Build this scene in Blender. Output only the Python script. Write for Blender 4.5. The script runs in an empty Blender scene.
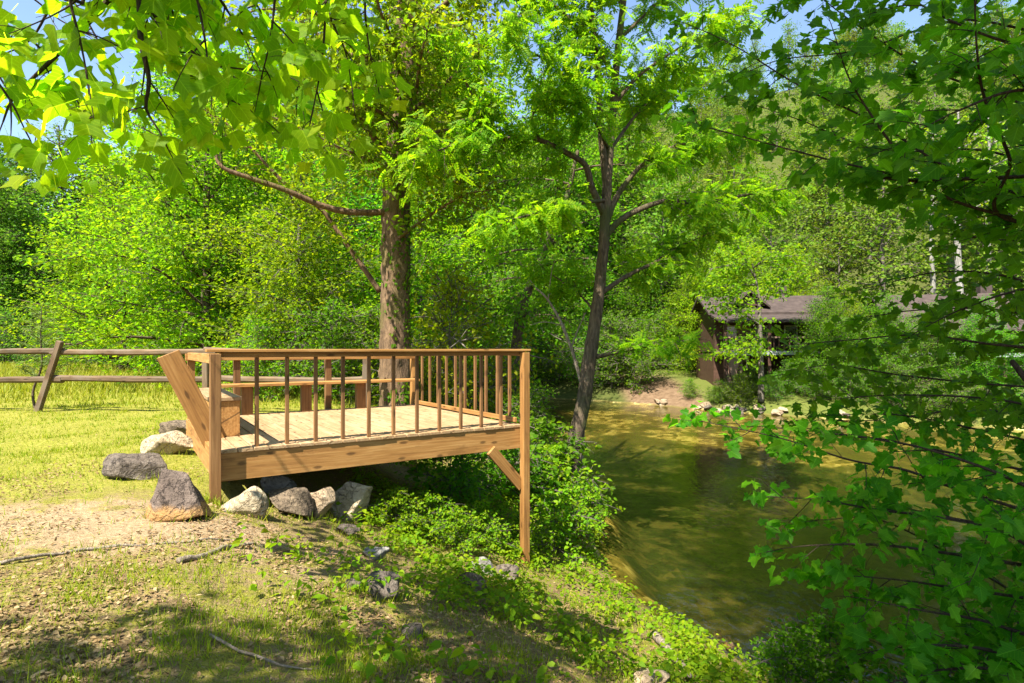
import bpy, bmesh, math, random
import numpy as np
from mathutils import Vector, Matrix

R = math.radians
rng = np.random.default_rng(7)
random.seed(7)
scene = bpy.context.scene
COL = scene.collection

# ------------------------------------------------------------------ camera numbers
F = 583.0           # focal length in pixels of the 1024 wide frame
EYE = 1.30
HOR = 349.0

def P(px, py, d):
    return np.array(((px - 512.0) / F * d, d, EYE - (py - HOR) / F * d))

# ------------------------------------------------------------------ noise / terrain
def _hash(ix, iy, s):
    h = (ix.astype(np.int64) * 374761393 + iy.astype(np.int64) * 668265263 + s * 982451653) & 0x7fffffff
    h = ((h ^ (h >> 13)) * 1274126177) & 0x7fffffff
    h = (h ^ (h >> 16)) & 0xffffff
    return h / float(0xffffff)

def vnoise(x, y, s=0):
    x = np.asarray(x, float); y = np.asarray(y, float)
    ix = np.floor(x); iy = np.floor(y)
    fx = x - ix; fy = y - iy
    fx = fx * fx * (3 - 2 * fx); fy = fy * fy * (3 - 2 * fy)
    a = _hash(ix, iy, s); b = _hash(ix + 1, iy, s); c = _hash(ix, iy + 1, s); d = _hash(ix + 1, iy + 1, s)
    return (a * (1 - fx) + b * fx) * (1 - fy) + (c * (1 - fx) + d * fx) * fy

def fbm(x, y, s=0, o=4):
    t = 0; a = 0.5
    for k in range(o):
        t = t + a * vnoise(x * 2 ** k, y * 2 ** k, s + k * 17); a *= 0.5
    return t

NEAR = np.array([(90, -12), (14, 3.0), (6, 4.5), (3.8, 5.2), (2.6, 5.9), (1.8, 7.2), (1.42, 8.6), (1.4, 10), (1.6, 12), (1.4, 16),
                 (0.9, 22), (-2, 29), (-8, 35), (-20, 41), (-60, 58), (-160, 100), (-500, 260)], float)
FAR = np.array([(90, 6), (40, 17), (24, 22), (18, 25.5), (14, 28.5), (10.2, 32), (8, 35), (5, 37.5), (2, 39.5), (-6, 45),
                (-20, 52), (-60, 70), (-160, 112), (-500, 275)], float)
WATER = -2.0

def sdist(poly, x, y):
    x = np.asarray(x, float); y = np.asarray(y, float)
    best = np.full(x.shape, 1e18); sg = np.ones(x.shape)
    for a, b in zip(poly[:-1], poly[1:]):
        d = b - a
        t = np.clip(((x - a[0]) * d[0] + (y - a[1]) * d[1]) / (d @ d), 0, 1)
        ex = x - a[0] - t * d[0]; ey = y - a[1] - t * d[1]
        q = ex * ex + ey * ey
        cr = d[0] * (y - a[1]) - d[1] * (x - a[0])
        m = q < best
        best = np.where(m, q, best); sg = np.where(m, np.sign(cr), sg)
    return np.sqrt(best) * sg          # > 0 on the camera's side

PN = ([-50, 0, .35, 1.5, 3, 4, 5, 6, 9, 14], [-2, -2, -1.82, -1.42, -.85, -.42, -.1, 0, .03, .06])
PF = ([0, .5, 2, 5, 10, 16, 24, 32, 60, 100, 160, 400, 1200], [-2, -1.75, -1.2, -.8, -.35, .3, 1.8, 5.5, 26, 54, 80, 95, 120])
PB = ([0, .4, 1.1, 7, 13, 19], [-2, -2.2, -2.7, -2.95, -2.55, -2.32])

def H(x, y):
    x = np.asarray(x, float); y = np.asarray(y, float)
    dn = sdist(NEAR, x, y); df = -sdist(FAR, x, y)
    wob = (fbm(x * .9, y * .9, 3, 2) - .37) * .5
    z = np.maximum(np.interp(np.abs(dn), *PB), np.interp(np.abs(df), [0, .6, 11, 15], [-2, -2.10, -2.20, -3]))
    z = z + (fbm(x * 1.3, y * 1.3, 5, 3) - .43) * .16
    zn = np.interp(dn + wob * np.clip(dn, 0, 1), *PN) + (fbm(x * 1.6, y * 1.6, 9, 3) - .43) * .10 * np.clip(dn - .2, 0, 1)
    zn = zn + (fbm(x * 6, y * 6, 19, 2) - .37) * .035 * np.clip(dn - .3, 0, 1)
    # higher ground far to the left and behind
    zn = zn + np.clip((-x - 35) * .02, 0, 5) + np.clip((-y - 15) * .03, 0, 8)
    zf = np.interp(df + wob * np.clip(df, 0, 1) * 2, *PF) + (fbm(x * .5, y * .5, 12, 3) - .43) * np.clip(df * .12, 0, 1.2)
    z = np.where(dn > 0, zn, np.where(df > 0, zf, np.minimum(z, -2.03)))
    return z

def h1(x, y):
    return float(H(np.array([x]), np.array([y]))[0])

def ground_px(px, py, dmax=60):
    """the terrain point seen at a pixel of the photograph"""
    d = np.linspace(1.5, dmax, 3000)
    x = (px - 512) / F * d; z = EYE - (py - HOR) / F * d
    k = np.argmax(z <= H(x, d))
    return np.array((x[k], d[k], z[k]))

# deck frame
DO = np.array((-2.757, 5.49)); DA = math.atan2(.551, .836)
E1 = np.array((math.cos(DA), math.sin(DA))); E2 = np.array((-E1[1], E1[0]))
DL, DW = 3.45, 3.20
def deck_local(x, y):
    return (x - DO[0]) * E1[0] + (y - DO[1]) * E1[1], (x - DO[0]) * E2[0] + (y - DO[1]) * E2[1]

# ------------------------------------------------------------------ mesh helpers
class Acc:
    def __init__(self):
        self.v = []; self.q = []; self.t = []; self.n = 0; self.uv = []
    def add(self, V, Q=None, T=None):
        V = np.asarray(V, float).reshape(-1, 3)
        self.v.append(V)
        if Q is not None and len(Q): self.q.append(np.asarray(Q, np.int64).reshape(-1, 4) + self.n)
        if T is not None and len(T): self.t.append(np.asarray(T, np.int64).reshape(-1, 3) + self.n)
        self.n += len(V)
    def mesh(self, name, mat, smooth=True):
        me = bpy.data.meshes.new(name)
        V = np.concatenate(self.v) if self.v else np.zeros((0, 3))
        Q = np.concatenate(self.q) if self.q else np.zeros((0, 4), np.int64)
        T = np.concatenate(self.t) if self.t else np.zeros((0, 3), np.int64)
        me.vertices.add(len(V)); me.vertices.foreach_set('co', V.astype(np.float32).ravel())
        loops = np.concatenate((Q.ravel(), T.ravel())).astype(np.int32)
        me.loops.add(len(loops)); me.loops.foreach_set('vertex_index', loops)
        tot = np.concatenate((np.full(len(Q), 4), np.full(len(T), 3))).astype(np.int32)
        st = np.concatenate(((np.cumsum(tot) - tot),)).astype(np.int32)
        me.polygons.add(len(tot)); me.polygons.foreach_set('loop_start', st); me.polygons.foreach_set('loop_total', tot)
        me.polygons.foreach_set('use_smooth', np.full(len(tot), smooth))
        me.update(calc_edges=True)
        if self.uv and sum(len(u) for u in self.uv) == len(V):
            at_ = me.attributes.new('leaf', 'FLOAT2', 'POINT'); at_.data.foreach_set('vector', np.concatenate(self.uv).astype(np.float32).ravel())
        if mat: me.materials.append(mat)
        return me
    def build(self, name, mat, parent=None, smooth=True):
        return link(name, self.mesh(name, mat, smooth), parent)

def link(name, me, parent=None):
    o = bpy.data.objects.new(name, me); COL.objects.link(o)
    if parent is not None: o.parent = parent
    return o

def tag(o, label=None, cat=None, group=None, kind=None):
    if label: o['label'] = label
    if cat: o['category'] = cat
    if group: o['group'] = group
    if kind: o['kind'] = kind
    return o

def thing(name, label, cat, loc=(0, 0, 0), rz=0, group=None):
    o = bpy.data.objects.new(name, None); COL.objects.link(o)
    o.location = [float(c) for c in loc]; o.rotation_euler = (0, 0, rz)
    o.empty_display_size = .2
    return tag(o, label, cat, group)

def copy_tree(root, loc, rz, sc, label=None, group=None, tilt=(0, 0)):
    r = root.copy(); COL.objects.link(r)
    r.location = [float(c) for c in loc]; r.rotation_euler = (tilt[0], tilt[1], rz)
    r.scale = sc if hasattr(sc, '__len__') else (sc, sc, sc)
    if label: r['label'] = label
    if group: r['group'] = group
    elif 'group' in r: del r['group']
    for ch in list(root.children):
        c = ch.copy(); COL.objects.link(c); c.parent = r
    return r

def unit(v):
    v = np.asarray(v, float)
    return v / np.maximum(np.linalg.norm(v, axis=-1, keepdims=True), 1e-9)

def resample(pts, step):
    pts = np.asarray(pts, float)
    # catmull-rom through the points
    Pp = np.vstack((2 * pts[0] - pts[1], pts, 2 * pts[-1] - pts[-2]))
    out = []; us = []
    for i in range(1, len(Pp) - 2):
        n = max(2, int(np.linalg.norm(Pp[i + 1] - Pp[i]) / step) + 1)
        t = np.linspace(0, 1, n, endpoint=False)[:, None]
        a, b, c, d = Pp[i - 1], Pp[i], Pp[i + 1], Pp[i + 2]
        out.append(.5 * ((2 * b) + (-a + c) * t + (2 * a - 5 * b + 4 * c - d) * t ** 2 + (-a + 3 * b - 3 * c + d) * t ** 3))
        us.append(i - 1 + t[:, 0])
    out.append(pts[-1:]); us.append([len(pts) - 1])
    return np.vstack(out), np.concatenate(us)

def tube(acc, pts, rad, n=6, bark=0.0, seed=0, cap=True):
    pts = np.asarray(pts, float); m = len(pts)
    rad = np.asarray(rad, float) * np.ones(m)
    tan = unit(np.gradient(pts, axis=0))
    up = np.array((0, 0, 1.)) if abs(tan[0][2]) < .9 else np.array((1., 0, 0))
    u = unit(np.cross(up, tan[0])); U = [u]
    for i in range(1, m):
        u = u - tan[i] * (u @ tan[i]); u = unit(u); U.append(u)
    U = np.array(U); W = np.cross(tan, U)
    a = np.arange(n) / n * 2 * np.pi
    rr = np.repeat(rad[:, None], n, 1)
    if bark > 0:
        s = np.concatenate(([0], np.cumsum(np.linalg.norm(np.diff(pts, axis=0), axis=1))))
        A, S = np.meshgrid(a, s)
        k = max(5, n // 3)
        # ridged plates running along the stem; the noise wraps round
        t1 = vnoise(np.cos(A) * k * .6 + 30, np.sin(A) * k * .6 + S * 2.2, seed) * .5 + vnoise(np.cos(A) * k * 1.3 + 9, np.sin(A) * k * 1.3 + S * 5, seed + 3) * .5
        big = vnoise(np.cos(A) * 1.1 + 5, np.sin(A) * 1.1 + S * .6, seed + 8) - .5
        rr = rr * (1 + bark * (np.abs(t1 - .5) * 2 - .3) + bark * .9 * big)
    V = pts[:, None, :] + rr[..., None] * (np.cos(a)[None, :, None] * U[:, None, :] + np.sin(a)[None, :, None] * W[:, None, :])
    i = np.arange(m - 1)[:, None] * n; j = np.arange(n)[None, :]
    Q = np.stack((i + j, i + (j + 1) % n, i + n + (j + 1) % n, i + n + j), -1).reshape(-1, 4)
    V = V.reshape(-1, 3)
    if cap:
        V = np.vstack((V, pts[-1] + tan[-1] * rad[-1] * .6, pts[0]))
        k = np.arange(n)
        T = np.concatenate((np.stack((np.full(n, m * n), (m - 1) * n + k, (m - 1) * n + (k + 1) % n), -1),
                            np.stack((np.full(n, m * n + 1), (k + 1) % n, k), -1)))
        acc.add(V, Q, T)
    else:
        acc.add(V, Q)

# ------------------------------------------------------------------ leaf shapes (x across, y along, z up)
def strip_leaf(half, mid, fold=.18, curl=.12, stalk=0.0):
    half = np.array(half, float); mid = np.array(mid, float); k = len(half)
    Vr = np.column_stack((half[:, 0], half[:, 1], half[:, 0] * fold - half[:, 1] ** 2 * curl))
    Vl = Vr * np.array((-1, 1, 1))
    Vm = np.column_stack((np.zeros(k), mid, -mid ** 2 * curl))
    V = np.vstack((Vr, Vm, Vl))
    i = np.arange(k - 1)
    Q = np.vstack((np.column_stack((k + i, i, i + 1, k + i + 1)), np.column_stack((2 * k + i, k + i, k + i + 1, 2 * k + i + 1))))
    if stalk:
        k = len(V); V = np.vstack((V, [(-.012, -stalk, .10), (.012, -stalk, .10), (.012, .02, 0), (-.012, .02, 0)])); Q = np.vstack((Q, [(k, k + 1, k + 2, k + 3)]))
    return V, Q
TULIP = strip_leaf([(0.0, 0), (.2, .0), (.4, .06), (.55, .24), (.36, .42), (.38, .6), (.47, .93), (.22, .84), (0.0, .74)],
                   [0, .01, .08, .25, .40, .55, .68, .72, .74], .15, .18, .5)
MAPLE = strip_leaf([(0.0, 0), (.14, -.09), (.40, -.04), (.36, .13), (.58, .38), (.44, .47), (.28, .51), (.24, .74), (0.0, 1.0)],
                   [0, 0, .05, .2, .36, .47, .54, .74, 1.0], .16, .14, .4)
OVATE = strip_leaf([(0.0, 0), (.30, .28), (.25, .66), (0.0, 1.0)], [0, .3, .66, 1.0], .2, .2)
DIAM = (np.array([(0, 0, 0), (.30, .42, .06), (0, 1, -.10), (-.30, .42, .06)], float), np.array([(0, 1, 2, 3)]))
def pinnate(n=6, L=1.0):
    acc = Acc(); dv, dq = DIAM
    for k in range(n):
        y = L * (k + 1) / (n + .5)
        for s in (-1, 1):
            a = s * R(62); c, si = math.cos(a), math.sin(a)
            V = dv * .30
            V = np.column_stack((V[:, 0] * 1.0 * c + V[:, 1] * si, -V[:, 0] * si + V[:, 1] * c + y, V[:, 2] - .22 * y * y - .05 * abs(s)))
            acc.add(V, dq)
    V = dv * .3; V = V + np.array((0, L, -.22)); acc.add(V, dq)
    return np.concatenate(acc.v), np.concatenate(acc.q)
PINN = pinnate(6)
BLADE = (np.array([(-.5, 0, 0), (.5, 0, 0), (.28, 0.12, .55), (-.28, .12, .55), (0, .38, 1.0)], float), np.array([(0, 1, 2, 3)]), np.array([(3, 2, 4)]))

CR = np.random.default_rng(99)
def leaves(acc, tmpl, pos, ydir, nrm, size):
    """place one leaf shape at many points"""
    pos = np.asarray(pos, float); N = len(pos)
    if N == 0: return
    y = unit(ydir); n = nrm - y * np.sum(nrm * y, -1, keepdims=True); n = unit(n); x = np.cross(y, n)
    V, Q = tmpl[0], tmpl[1]; T = tmpl[2] if len(tmpl) > 2 else None
    s = np.asarray(size, float) * np.ones(N)
    cv = CR.normal(1.0, .75, N)          # every leaf curls differently
    V = np.repeat(V[None], N, 0); V[:, :, 2] *= cv[:, None]
    acc.uv.append(np.tile(tmpl[0][:, :2], (N, 1)))
    W = pos[:, None, :] + s[:, None, None] * (V[:, :, 0:1] * x[:, None] + V[:, :, 1:2] * y[:, None] + V[:, :, 2:3] * n[:, None])
    off = (np.arange(N) * V.shape[1])[:, None, None]
    acc.add(W.reshape(-1, 3), (Q[None] + off).reshape(-1, 4), (T[None] + off).reshape(-1, 3) if T is not None else None)

# ------------------------------------------------------------------ materials
def new_mat(name):
    m = bpy.data.materials.new(name); m.use_nodes = True
    nt = m.node_tree; nt.nodes.clear()
    out = nt.nodes.new('ShaderNodeOutputMaterial')
    return m, nt, out
def N(nt, typ, **kw):
    n = nt.nodes.new('ShaderNode' + typ)
    for k, v in kw.items():
        if hasattr(n, k): setattr(n, k, v)
        else: n.inputs[k].default_value = v
    return n
def L(nt, a, b): nt.links.new(a, b)
def ramp(nt, fac, stops, interp='LINEAR'):
    r = nt.nodes.new('ShaderNodeValToRGB'); r.color_ramp.interpolation = interp
    e = r.color_ramp.elements
    while len(e) < len(stops): e.new(.5)
    for k, (p, c) in enumerate(stops):
        e[k].position = p; e[k].color = (c[0], c[1], c[2], 1)
    if fac is not None: L(nt, fac, r.inputs[0])
    return r.outputs[0]
def mixc(nt, fac, a, b, mode='MIX'):
    m = nt.nodes.new('ShaderNodeMix'); m.data_type = 'RGBA'; m.blend_type = mode
    for s, v in ((m.inputs[0], fac), (m.inputs[6], a), (m.inputs[7], b)):
        if isinstance(v, (int, float)): s.default_value = v
        elif isinstance(v, tuple): s.default_value = (*v, 1)
        else: L(nt, v, s)
    return m.outputs[2]
def math_(nt, op, a, b=0.0, clamp=False):
    m = nt.nodes.new('ShaderNodeMath'); m.operation = op; m.use_clamp = clamp
    for s, v in ((m.inputs[0], a), (m.inputs[1], b)):
        if isinstance(v, (int, float)): s.default_value = v
        else: L(nt, v, s)
    return m.outputs[0]
def smooth(nt, v, a, b):
    m = nt.nodes.new('ShaderNodeMapRange'); m.interpolation_type = 'SMOOTHSTEP'
    L(nt, v, m.inputs[0]); m.inputs[1].default_value = a; m.inputs[2].default_value = b
    return m.outputs[0]
def noise(nt, vec, scale, detail=4, rough=.55, dist=0.0):
    n = N(nt, 'TexNoise', Scale=scale, Detail=detail, Roughness=rough, Distortion=dist)
    if vec is not None: L(nt, vec, n.inputs['Vector'])
    return n.outputs[0]
def mapping(nt, vec, scale=(1, 1, 1), loc=(0, 0, 0)):
    m = N(nt, 'Mapping'); L(nt, vec, m.inputs[0]); m.inputs[3].default_value = scale; m.inputs[1].default_value = loc
    return m.outputs[0]

def leaf_mat(name, c0, c1, c2, trans=.45, tboost=1.5, spec=.11, rough=.55, objvar=.35, vein=False):
    """a two-sided leaf: some light reflected, some let through; tint differs leaf by leaf and plant by plant"""
    m, nt, out = new_mat(name)
    geo = N(nt, 'NewGeometry'); oi = N(nt, 'ObjectInfo')
    col = ramp(nt, geo.outputs['Random Per Island'], [(0, c0), (.55, c1), (1, c2)])
    if vein:
        at_ = N(nt, 'Attribute', attribute_name='leaf'); sp = N(nt, 'SeparateXYZ'); L(nt, at_.outputs['Vector'], sp.inputs[0])
        ax = math_(nt, 'ABSOLUTE', sp.outputs[0]); mid = smooth(nt, ax, .028, .008)
        fr = math_(nt, 'ABSOLUTE', math_(nt, 'SUBTRACT', math_(nt, 'FRACT', math_(nt, 'MULTIPLY', math_(nt, 'SUBTRACT', sp.outputs[1], math_(nt, 'MULTIPLY', ax, .9)), 5.5)), .5))
        vn = math_(nt, 'MAXIMUM', mid, math_(nt, 'MULTIPLY', smooth(nt, fr, .09, .02), .6))
        blot = noise(nt, N(nt, 'TexCoord').outputs['Object'], 14, 3)
        col = mixc(nt, math_(nt, 'MULTIPLY', vn, .35), col, tuple(min(1, c * 1.9 + .02) for c in c2))
        col = mixc(nt, math_(nt, 'MULTIPLY', smooth(nt, blot, .52, .7), .45), col, tuple(c * .75 for c in c0))
    tc = N(nt, 'TexCoord')
    pn = noise(nt, tc.outputs['Object'], .55, 2)
    hsv = N(nt, 'HueSaturation')
    L(nt, col, hsv.inputs['Color'])
    hv = math_(nt, 'ADD', math_(nt, 'MULTIPLY', oi.outputs['Random'], .035 * objvar / .35), .4825)
    hv = math_(nt, 'ADD', hv, math_(nt, 'MULTIPLY', math_(nt, 'SUBTRACT', pn, .5), -.05))
    L(nt, hv, hsv.inputs['Hue'])
    vv = math_(nt, 'ADD', math_(nt, 'MULTIPLY', oi.outputs['Random'], objvar), 1 - objvar / 2)
    L(nt, vv, hsv.inputs['Value'])
    p = N(nt, 'BsdfPrincipled', Roughness=rough); L(nt, hsv.outputs[0], p.inputs['Base Color'])
    p.inputs['Specular IOR Level'].default_value = spec
    t = N(nt, 'BsdfTranslucent')
    tcx = mixc(nt, 1.0, hsv.outputs[0], (tboost * 1.05, tboost, tboost * .5), 'MULTIPLY')
    L(nt, tcx, t.inputs[0])
    mx = N(nt, 'MixShader'); mx.inputs[0].default_value = trans
    L(nt, p.outputs[0], mx.inputs[1]); L(nt, t.outputs[0], mx.inputs[2]); L(nt, mx.outputs[0], out.inputs[0])
    return m

def bump(nt, h, strength=.5, dist=.02):
    b = N(nt, 'Bump', Strength=strength, Distance=dist); L(nt, h, b.inputs['Height']); return b.outputs[0]

def bark_mat(name, dark, light, moss=None, scale=1.0):
    m, nt, out = new_mat(name)
    tc = N(nt, 'TexCoord'); v = tc.outputs['Object']
    s = mapping(nt, v, (9 * scale, 9 * scale, 2.2 * scale))
    n1 = noise(nt, s, 2.2, 6, .65, .6); n2 = noise(nt, v, 1.1, 3)
    c = ramp(nt, n1, [(.3, dark), (.52, tuple((a + b) / 2 for a, b in zip(dark, light))), (.7, light)])
    if moss:
        c = mixc(nt, math_(nt, 'MULTIPLY', smooth(nt, n2, .5, .66), .7), c, moss)
    p = N(nt, 'BsdfPrincipled', Roughness=.9); p.inputs['Specular IOR Level'].default_value = .15
    L(nt, c, p.inputs['Base Color']); L(nt, bump(nt, n1, .9, .05), p.inputs['Normal'])
    L(nt, p.outputs[0], out.inputs[0]); return m

def wood_mat(name, a, b, c, grain=1.0, rough=.65, grey=None):
    """sawn timber, grain along the piece's own X axis, each piece with a tint of its own"""
    m, nt, out = new_mat(name)
    tc = N(nt, 'TexCoord'); oi = N(nt, 'ObjectInfo')
    off = N(nt, 'CombineXYZ'); L(nt, math_(nt, 'MULTIPLY', oi.outputs['Random'], 40), off.inputs[0]); L(nt, math_(nt, 'MULTIPLY', oi.outputs['Random'], 17), off.inputs[1])
    ad = N(nt, 'VectorMath'); ad.operation = 'ADD'; L(nt, tc.outputs['Object'], ad.inputs[0]); L(nt, off.outputs[0], ad.inputs[1])
    v = ad.outputs[0]
    g1 = noise(nt, mapping(nt, v, (1.1 * grain, 20 * grain, 20 * grain)), 1.3, 4, .5, 1.6)
    g2 = noise(nt, mapping(nt, v, (.8, 4, 4)), 1.3, 3, .5, .5)
    w = N(nt, 'TexWave', Scale=1.2, Distortion=5.0, Detail=3.0); w.bands_direction = 'Y'
    L(nt, mapping(nt, v, (.5, 9 * grain, 9 * grain)), w.inputs[0])
    f = math_(nt, 'ADD', math_(nt, 'MULTIPLY', g1, .55), math_(nt, 'ADD', math_(nt, 'MULTIPLY', g2, .4), math_(nt, 'MULTIPLY', w.outputs[1], .05)))
    col = ramp(nt, f, [(.34, a), (.5, b), (.66, c)])
    # knots
    sv = N(nt, 'SeparateXYZ'); L(nt, v, sv.inputs[0]); cb = N(nt, 'CombineXYZ')
    L(nt, math_(nt, 'MULTIPLY', sv.outputs[0], 2.1), cb.inputs[0]); L(nt, math_(nt, 'MULTIPLY', math_(nt, 'ADD', sv.outputs[1], math_(nt, 'MULTIPLY', sv.outputs[2], 1.7)), 5.5), cb.inputs[1])
    vo = N(nt, 'TexVoronoi', Scale=1.0); vo.voronoi_dimensions = '2D'; L(nt, cb.outputs[0], vo.inputs['Vector'])
    kn = smooth(nt, math_(nt, 'ADD', vo.outputs['Distance'], math_(nt, 'MULTIPLY', math_(nt, 'SUBTRACT', g1, .5), .12)), .13, .05)
    st_ = smooth(nt, noise(nt, mapping(nt, v, (2.2, 5, 5), (3, 1, 2)), 1.6, 5, .65), .55, .72)
    col = mixc(nt, math_(nt, 'MULTIPLY', st_, .38), col, tuple(x * .5 for x in a))
    col = mixc(nt, math_(nt, 'MULTIPLY', kn, .75), col, tuple(x * .35 for x in a))
    if grey:
        col = mixc(nt, math_(nt, 'MULTIPLY', smooth(nt, noise(nt, v, 2.3, 4), .42, .62), .8), col, grey)
    hs = N(nt, 'HueSaturation'); L(nt, col, hs.inputs['Color'])
    L(nt, math_(nt, 'ADD', math_(nt, 'MULTIPLY', oi.outputs['Random'], .3), .85), hs.inputs['Value'])
    p = N(nt, 'BsdfPrincipled', Roughness=rough); p.inputs['Specular IOR Level'].default_value = .25
    L(nt, hs.outputs[0], p.inputs['Base Color']); L(nt, bump(nt, g1, .35, .006), p.inputs['Normal'])
    L(nt, p.outputs[0], out.inputs[0]); return m

def rock_mat(name, a, b, c, stain=None):
    m, nt, out = new_mat(name)
    tc = N(nt, 'TexCoord'); v = tc.outputs['Object']
    n1 = noise(nt, v, 3.0, 8, .65, .4); n2 = noise(nt, mapping(nt, v, (5, 5, 22)), 1.5, 5, .6, .8); n3 = noise(nt, v, 38, 3)
    f = math_(nt, 'ADD', math_(nt, 'MULTIPLY', n1, .55), math_(nt, 'ADD', math_(nt, 'MULTIPLY', n2, .3), math_(nt, 'MULTIPLY', n3, .15)))
    col = ramp(nt, f, [(.36, a), (.5, b), (.63, c)])
    if stain:
        g = N(nt, 'NewGeometry'); sx = N(nt, 'SeparateXYZ'); L(nt, v, sx.inputs[0])
        low = smooth(nt, math_(nt, 'ADD', sx.outputs[2], math_(nt, 'MULTIPLY', n1, .22)), .245, .185)
        col = mixc(nt, low, col, stain)
    vo = N(nt, 'TexVoronoi', Scale=7.0); vo.feature = 'DISTANCE_TO_EDGE'
    wv = N(nt, 'VectorMath'); wv.operation = 'ADD'; L(nt, v, wv.inputs[0]); L(nt, n1, wv.inputs[1]); L(nt, wv.outputs[0], vo.inputs['Vector'])
    cr = smooth(nt, vo.outputs['Distance'], .035, .0)
    col = mixc(nt, math_(nt, 'MULTIPLY', cr, .55), col, tuple(x * .35 for x in a))
    hgt = math_(nt, 'SUBTRACT', math_(nt, 'ADD', f, math_(nt, 'MULTIPLY', n3, .25)), math_(nt, 'MULTIPLY', cr, .3))
    p = N(nt, 'BsdfPrincipled', Roughness=.85); L(nt, col, p.inputs['Base Color']); p.inputs['Specular IOR Level'].default_value = .25
    L(nt, bump(nt, hgt, .9, .05), p.inputs['Normal']); L(nt, p.outputs[0], out.inputs[0]); return m

def plain_mat(name, col, rough=.8, spec=.2, var=.25, scale=6.0, bstr=.2):
    m, nt, out = new_mat(name)
    tc = N(nt, 'TexCoord'); n = noise(nt, tc.outputs['Object'], scale, 5, .6)
    c = ramp(nt, n, [(.3, tuple(x * (1 - var) for x in col)), (.7, tuple(min(1, x * (1 + var)) for x in col))])
    p = N(nt, 'BsdfPrincipled', Roughness=rough); p.inputs['Specular IOR Level'].default_value = spec
    L(nt, c, p.inputs['Base Color']); L(nt, bump(nt, n, bstr, .01), p.inputs['Normal']); L(nt, p.outputs[0], out.inputs[0]); return m

M = {}
M['tulip'] = leaf_mat('tulip_leaf', (.080, .20, .003), (.12, .25, .004), (.18, .28, .005), .64, 3.1, vein=True)
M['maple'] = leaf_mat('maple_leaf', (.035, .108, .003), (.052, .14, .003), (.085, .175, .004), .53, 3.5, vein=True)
M['locust'] = leaf_mat('locust_leaf', (.075, .17, .004), (.115, .205, .005), (.17, .235, .006), .52, 2.7)
M['bright'] = leaf_mat('bright_leaf', (.075, .175, .004), (.115, .215, .005), (.18, .245, .006), .50, 2.6)
M['mid'] = leaf_mat('mid_leaf', (.05, .145, .005), (.075, .18, .006), (.12, .205, .008), .50, 2.6)
M['dark'] = leaf_mat('dark_leaf', (.06, .16, .012), (.09, .20, .014), (.135, .235, .02), .42, 1.9)
M['lime'] = leaf_mat('lime_leaf', (.13, .22, .004), (.18, .27, .005), (.25, .29, .008), .48, 2.2)
M['hill'] = leaf_mat('hill_leaf', (.085, .165, .012), (.125, .20, .014), (.18, .235, .026), .4, 1.7, objvar=.5)
M['needle'] = leaf_mat('pine_needle', (.10, .16, .04), (.13, .20, .05), (.17, .22, .07), .3, 1.3)
M['grass'] = leaf_mat('grass_blade', (.135, .205, .008), (.205, .25, .010), (.31, .30, .025), .42, 1.6, .15, .55)
M['meadow'] = leaf_mat('meadow_blade', (.16, .21, .015), (.23, .255, .02), (.32, .30, .05), .4, 1.5, .15, .55)
M['weed'] = leaf_mat('weed_leaf', (.09, .20, .004), (.14, .24, .005), (.21, .27, .007), .45, 2.0)
M['litter'] = leaf_mat('dead_leaf', (.14, .085, .035), (.235, .155, .07), (.36, .26, .135), .15, 1.0, .12, .8)
M['bark'] = bark_mat('brown_bark', (.035, .024, .016), (.17, .125, .08), (.06, .075, .02))
M['bark_big'] = bark_mat('furrowed_bark', (.05, .032, .019), (.23, .145, .08), (.10, .085, .025), .8)
M['bark_grey'] = bark_mat('grey_bark', (.05, .042, .034), (.20, .17, .13), None)
M['bark_pale'] = bark_mat('pale_bark', (.12, .11, .095), (.32, .30, .26), None, .5)
M['twig'] = bark_mat('twig_bark', (.025, .017, .011), (.075, .05, .032), None, 2)
M['deadwood'] = bark_mat('dead_wood', (.13, .10, .07), (.38, .31, .23), None, 1.5)
M['wood'] = wood_mat('pine_timber', (.17, .075, .020), (.27, .13, .036), (.36, .195, .065))
M['wood_dark'] = wood_mat('brown_timber', (.10, .045, .015), (.16, .078, .026), (.23, .12, .045))
M['floorwood'] = wood_mat('floor_timber', (.19, .11, .05), (.27, .17, .085), (.35, .24, .135))
M['oldwood'] = wood_mat('weathered_rail', (.055, .032, .016), (.105, .066, .034), (.165, .11, .062), 1, .85, (.12, .09, .06))
M['cabinwood'] = wood_mat('cabin_board', (.035, .017, .011), (.06, .03, .019), (.09, .046, .03))
M['cabinlight'] = wood_mat('porch_timber', (.14, .085, .06), (.20, .13, .09), (.27, .18, .13))
M['roof'] = plain_mat('roof_shingle', (.055, .04, .034), .9, .2, .35, 3.0, .6)
M['glass'] = plain_mat('window_glass', (.03, .035, .04), .08, .6, .2, 2, 0)
M['white'] = plain_mat('window_paint', (.62, .60, .56), .6, .3, .1)
M['metal'] = plain_mat('porch_edge', (.30, .31, .32), .5, .4, .15)
ROCKS = {
 'slate': rock_mat('slate_rock', (.045, .035, .027), (.105, .082, .062), (.20, .165, .13)),
 'brown': rock_mat('brown_rock', (.05, .036, .027), (.11, .08, .062), (.19, .15, .12), (.28, .155, .055)),
 'cream': rock_mat('cream_rock', (.20, .145, .08), (.34, .27, .17), (.45, .385, .28)),
 'blue': rock_mat('blue_grey_rock', (.12, .11, .09), (.21, .195, .165), (.32, .30, .255)),
 'tan': rock_mat('tan_rock', (.17, .115, .065), (.31, .225, .14), (.44, .35, .24)),
 'earth': rock_mat('earth_rock', (.045, .033, .022), (.13, .095, .06), (.25, .19, .12)),
}

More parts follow.
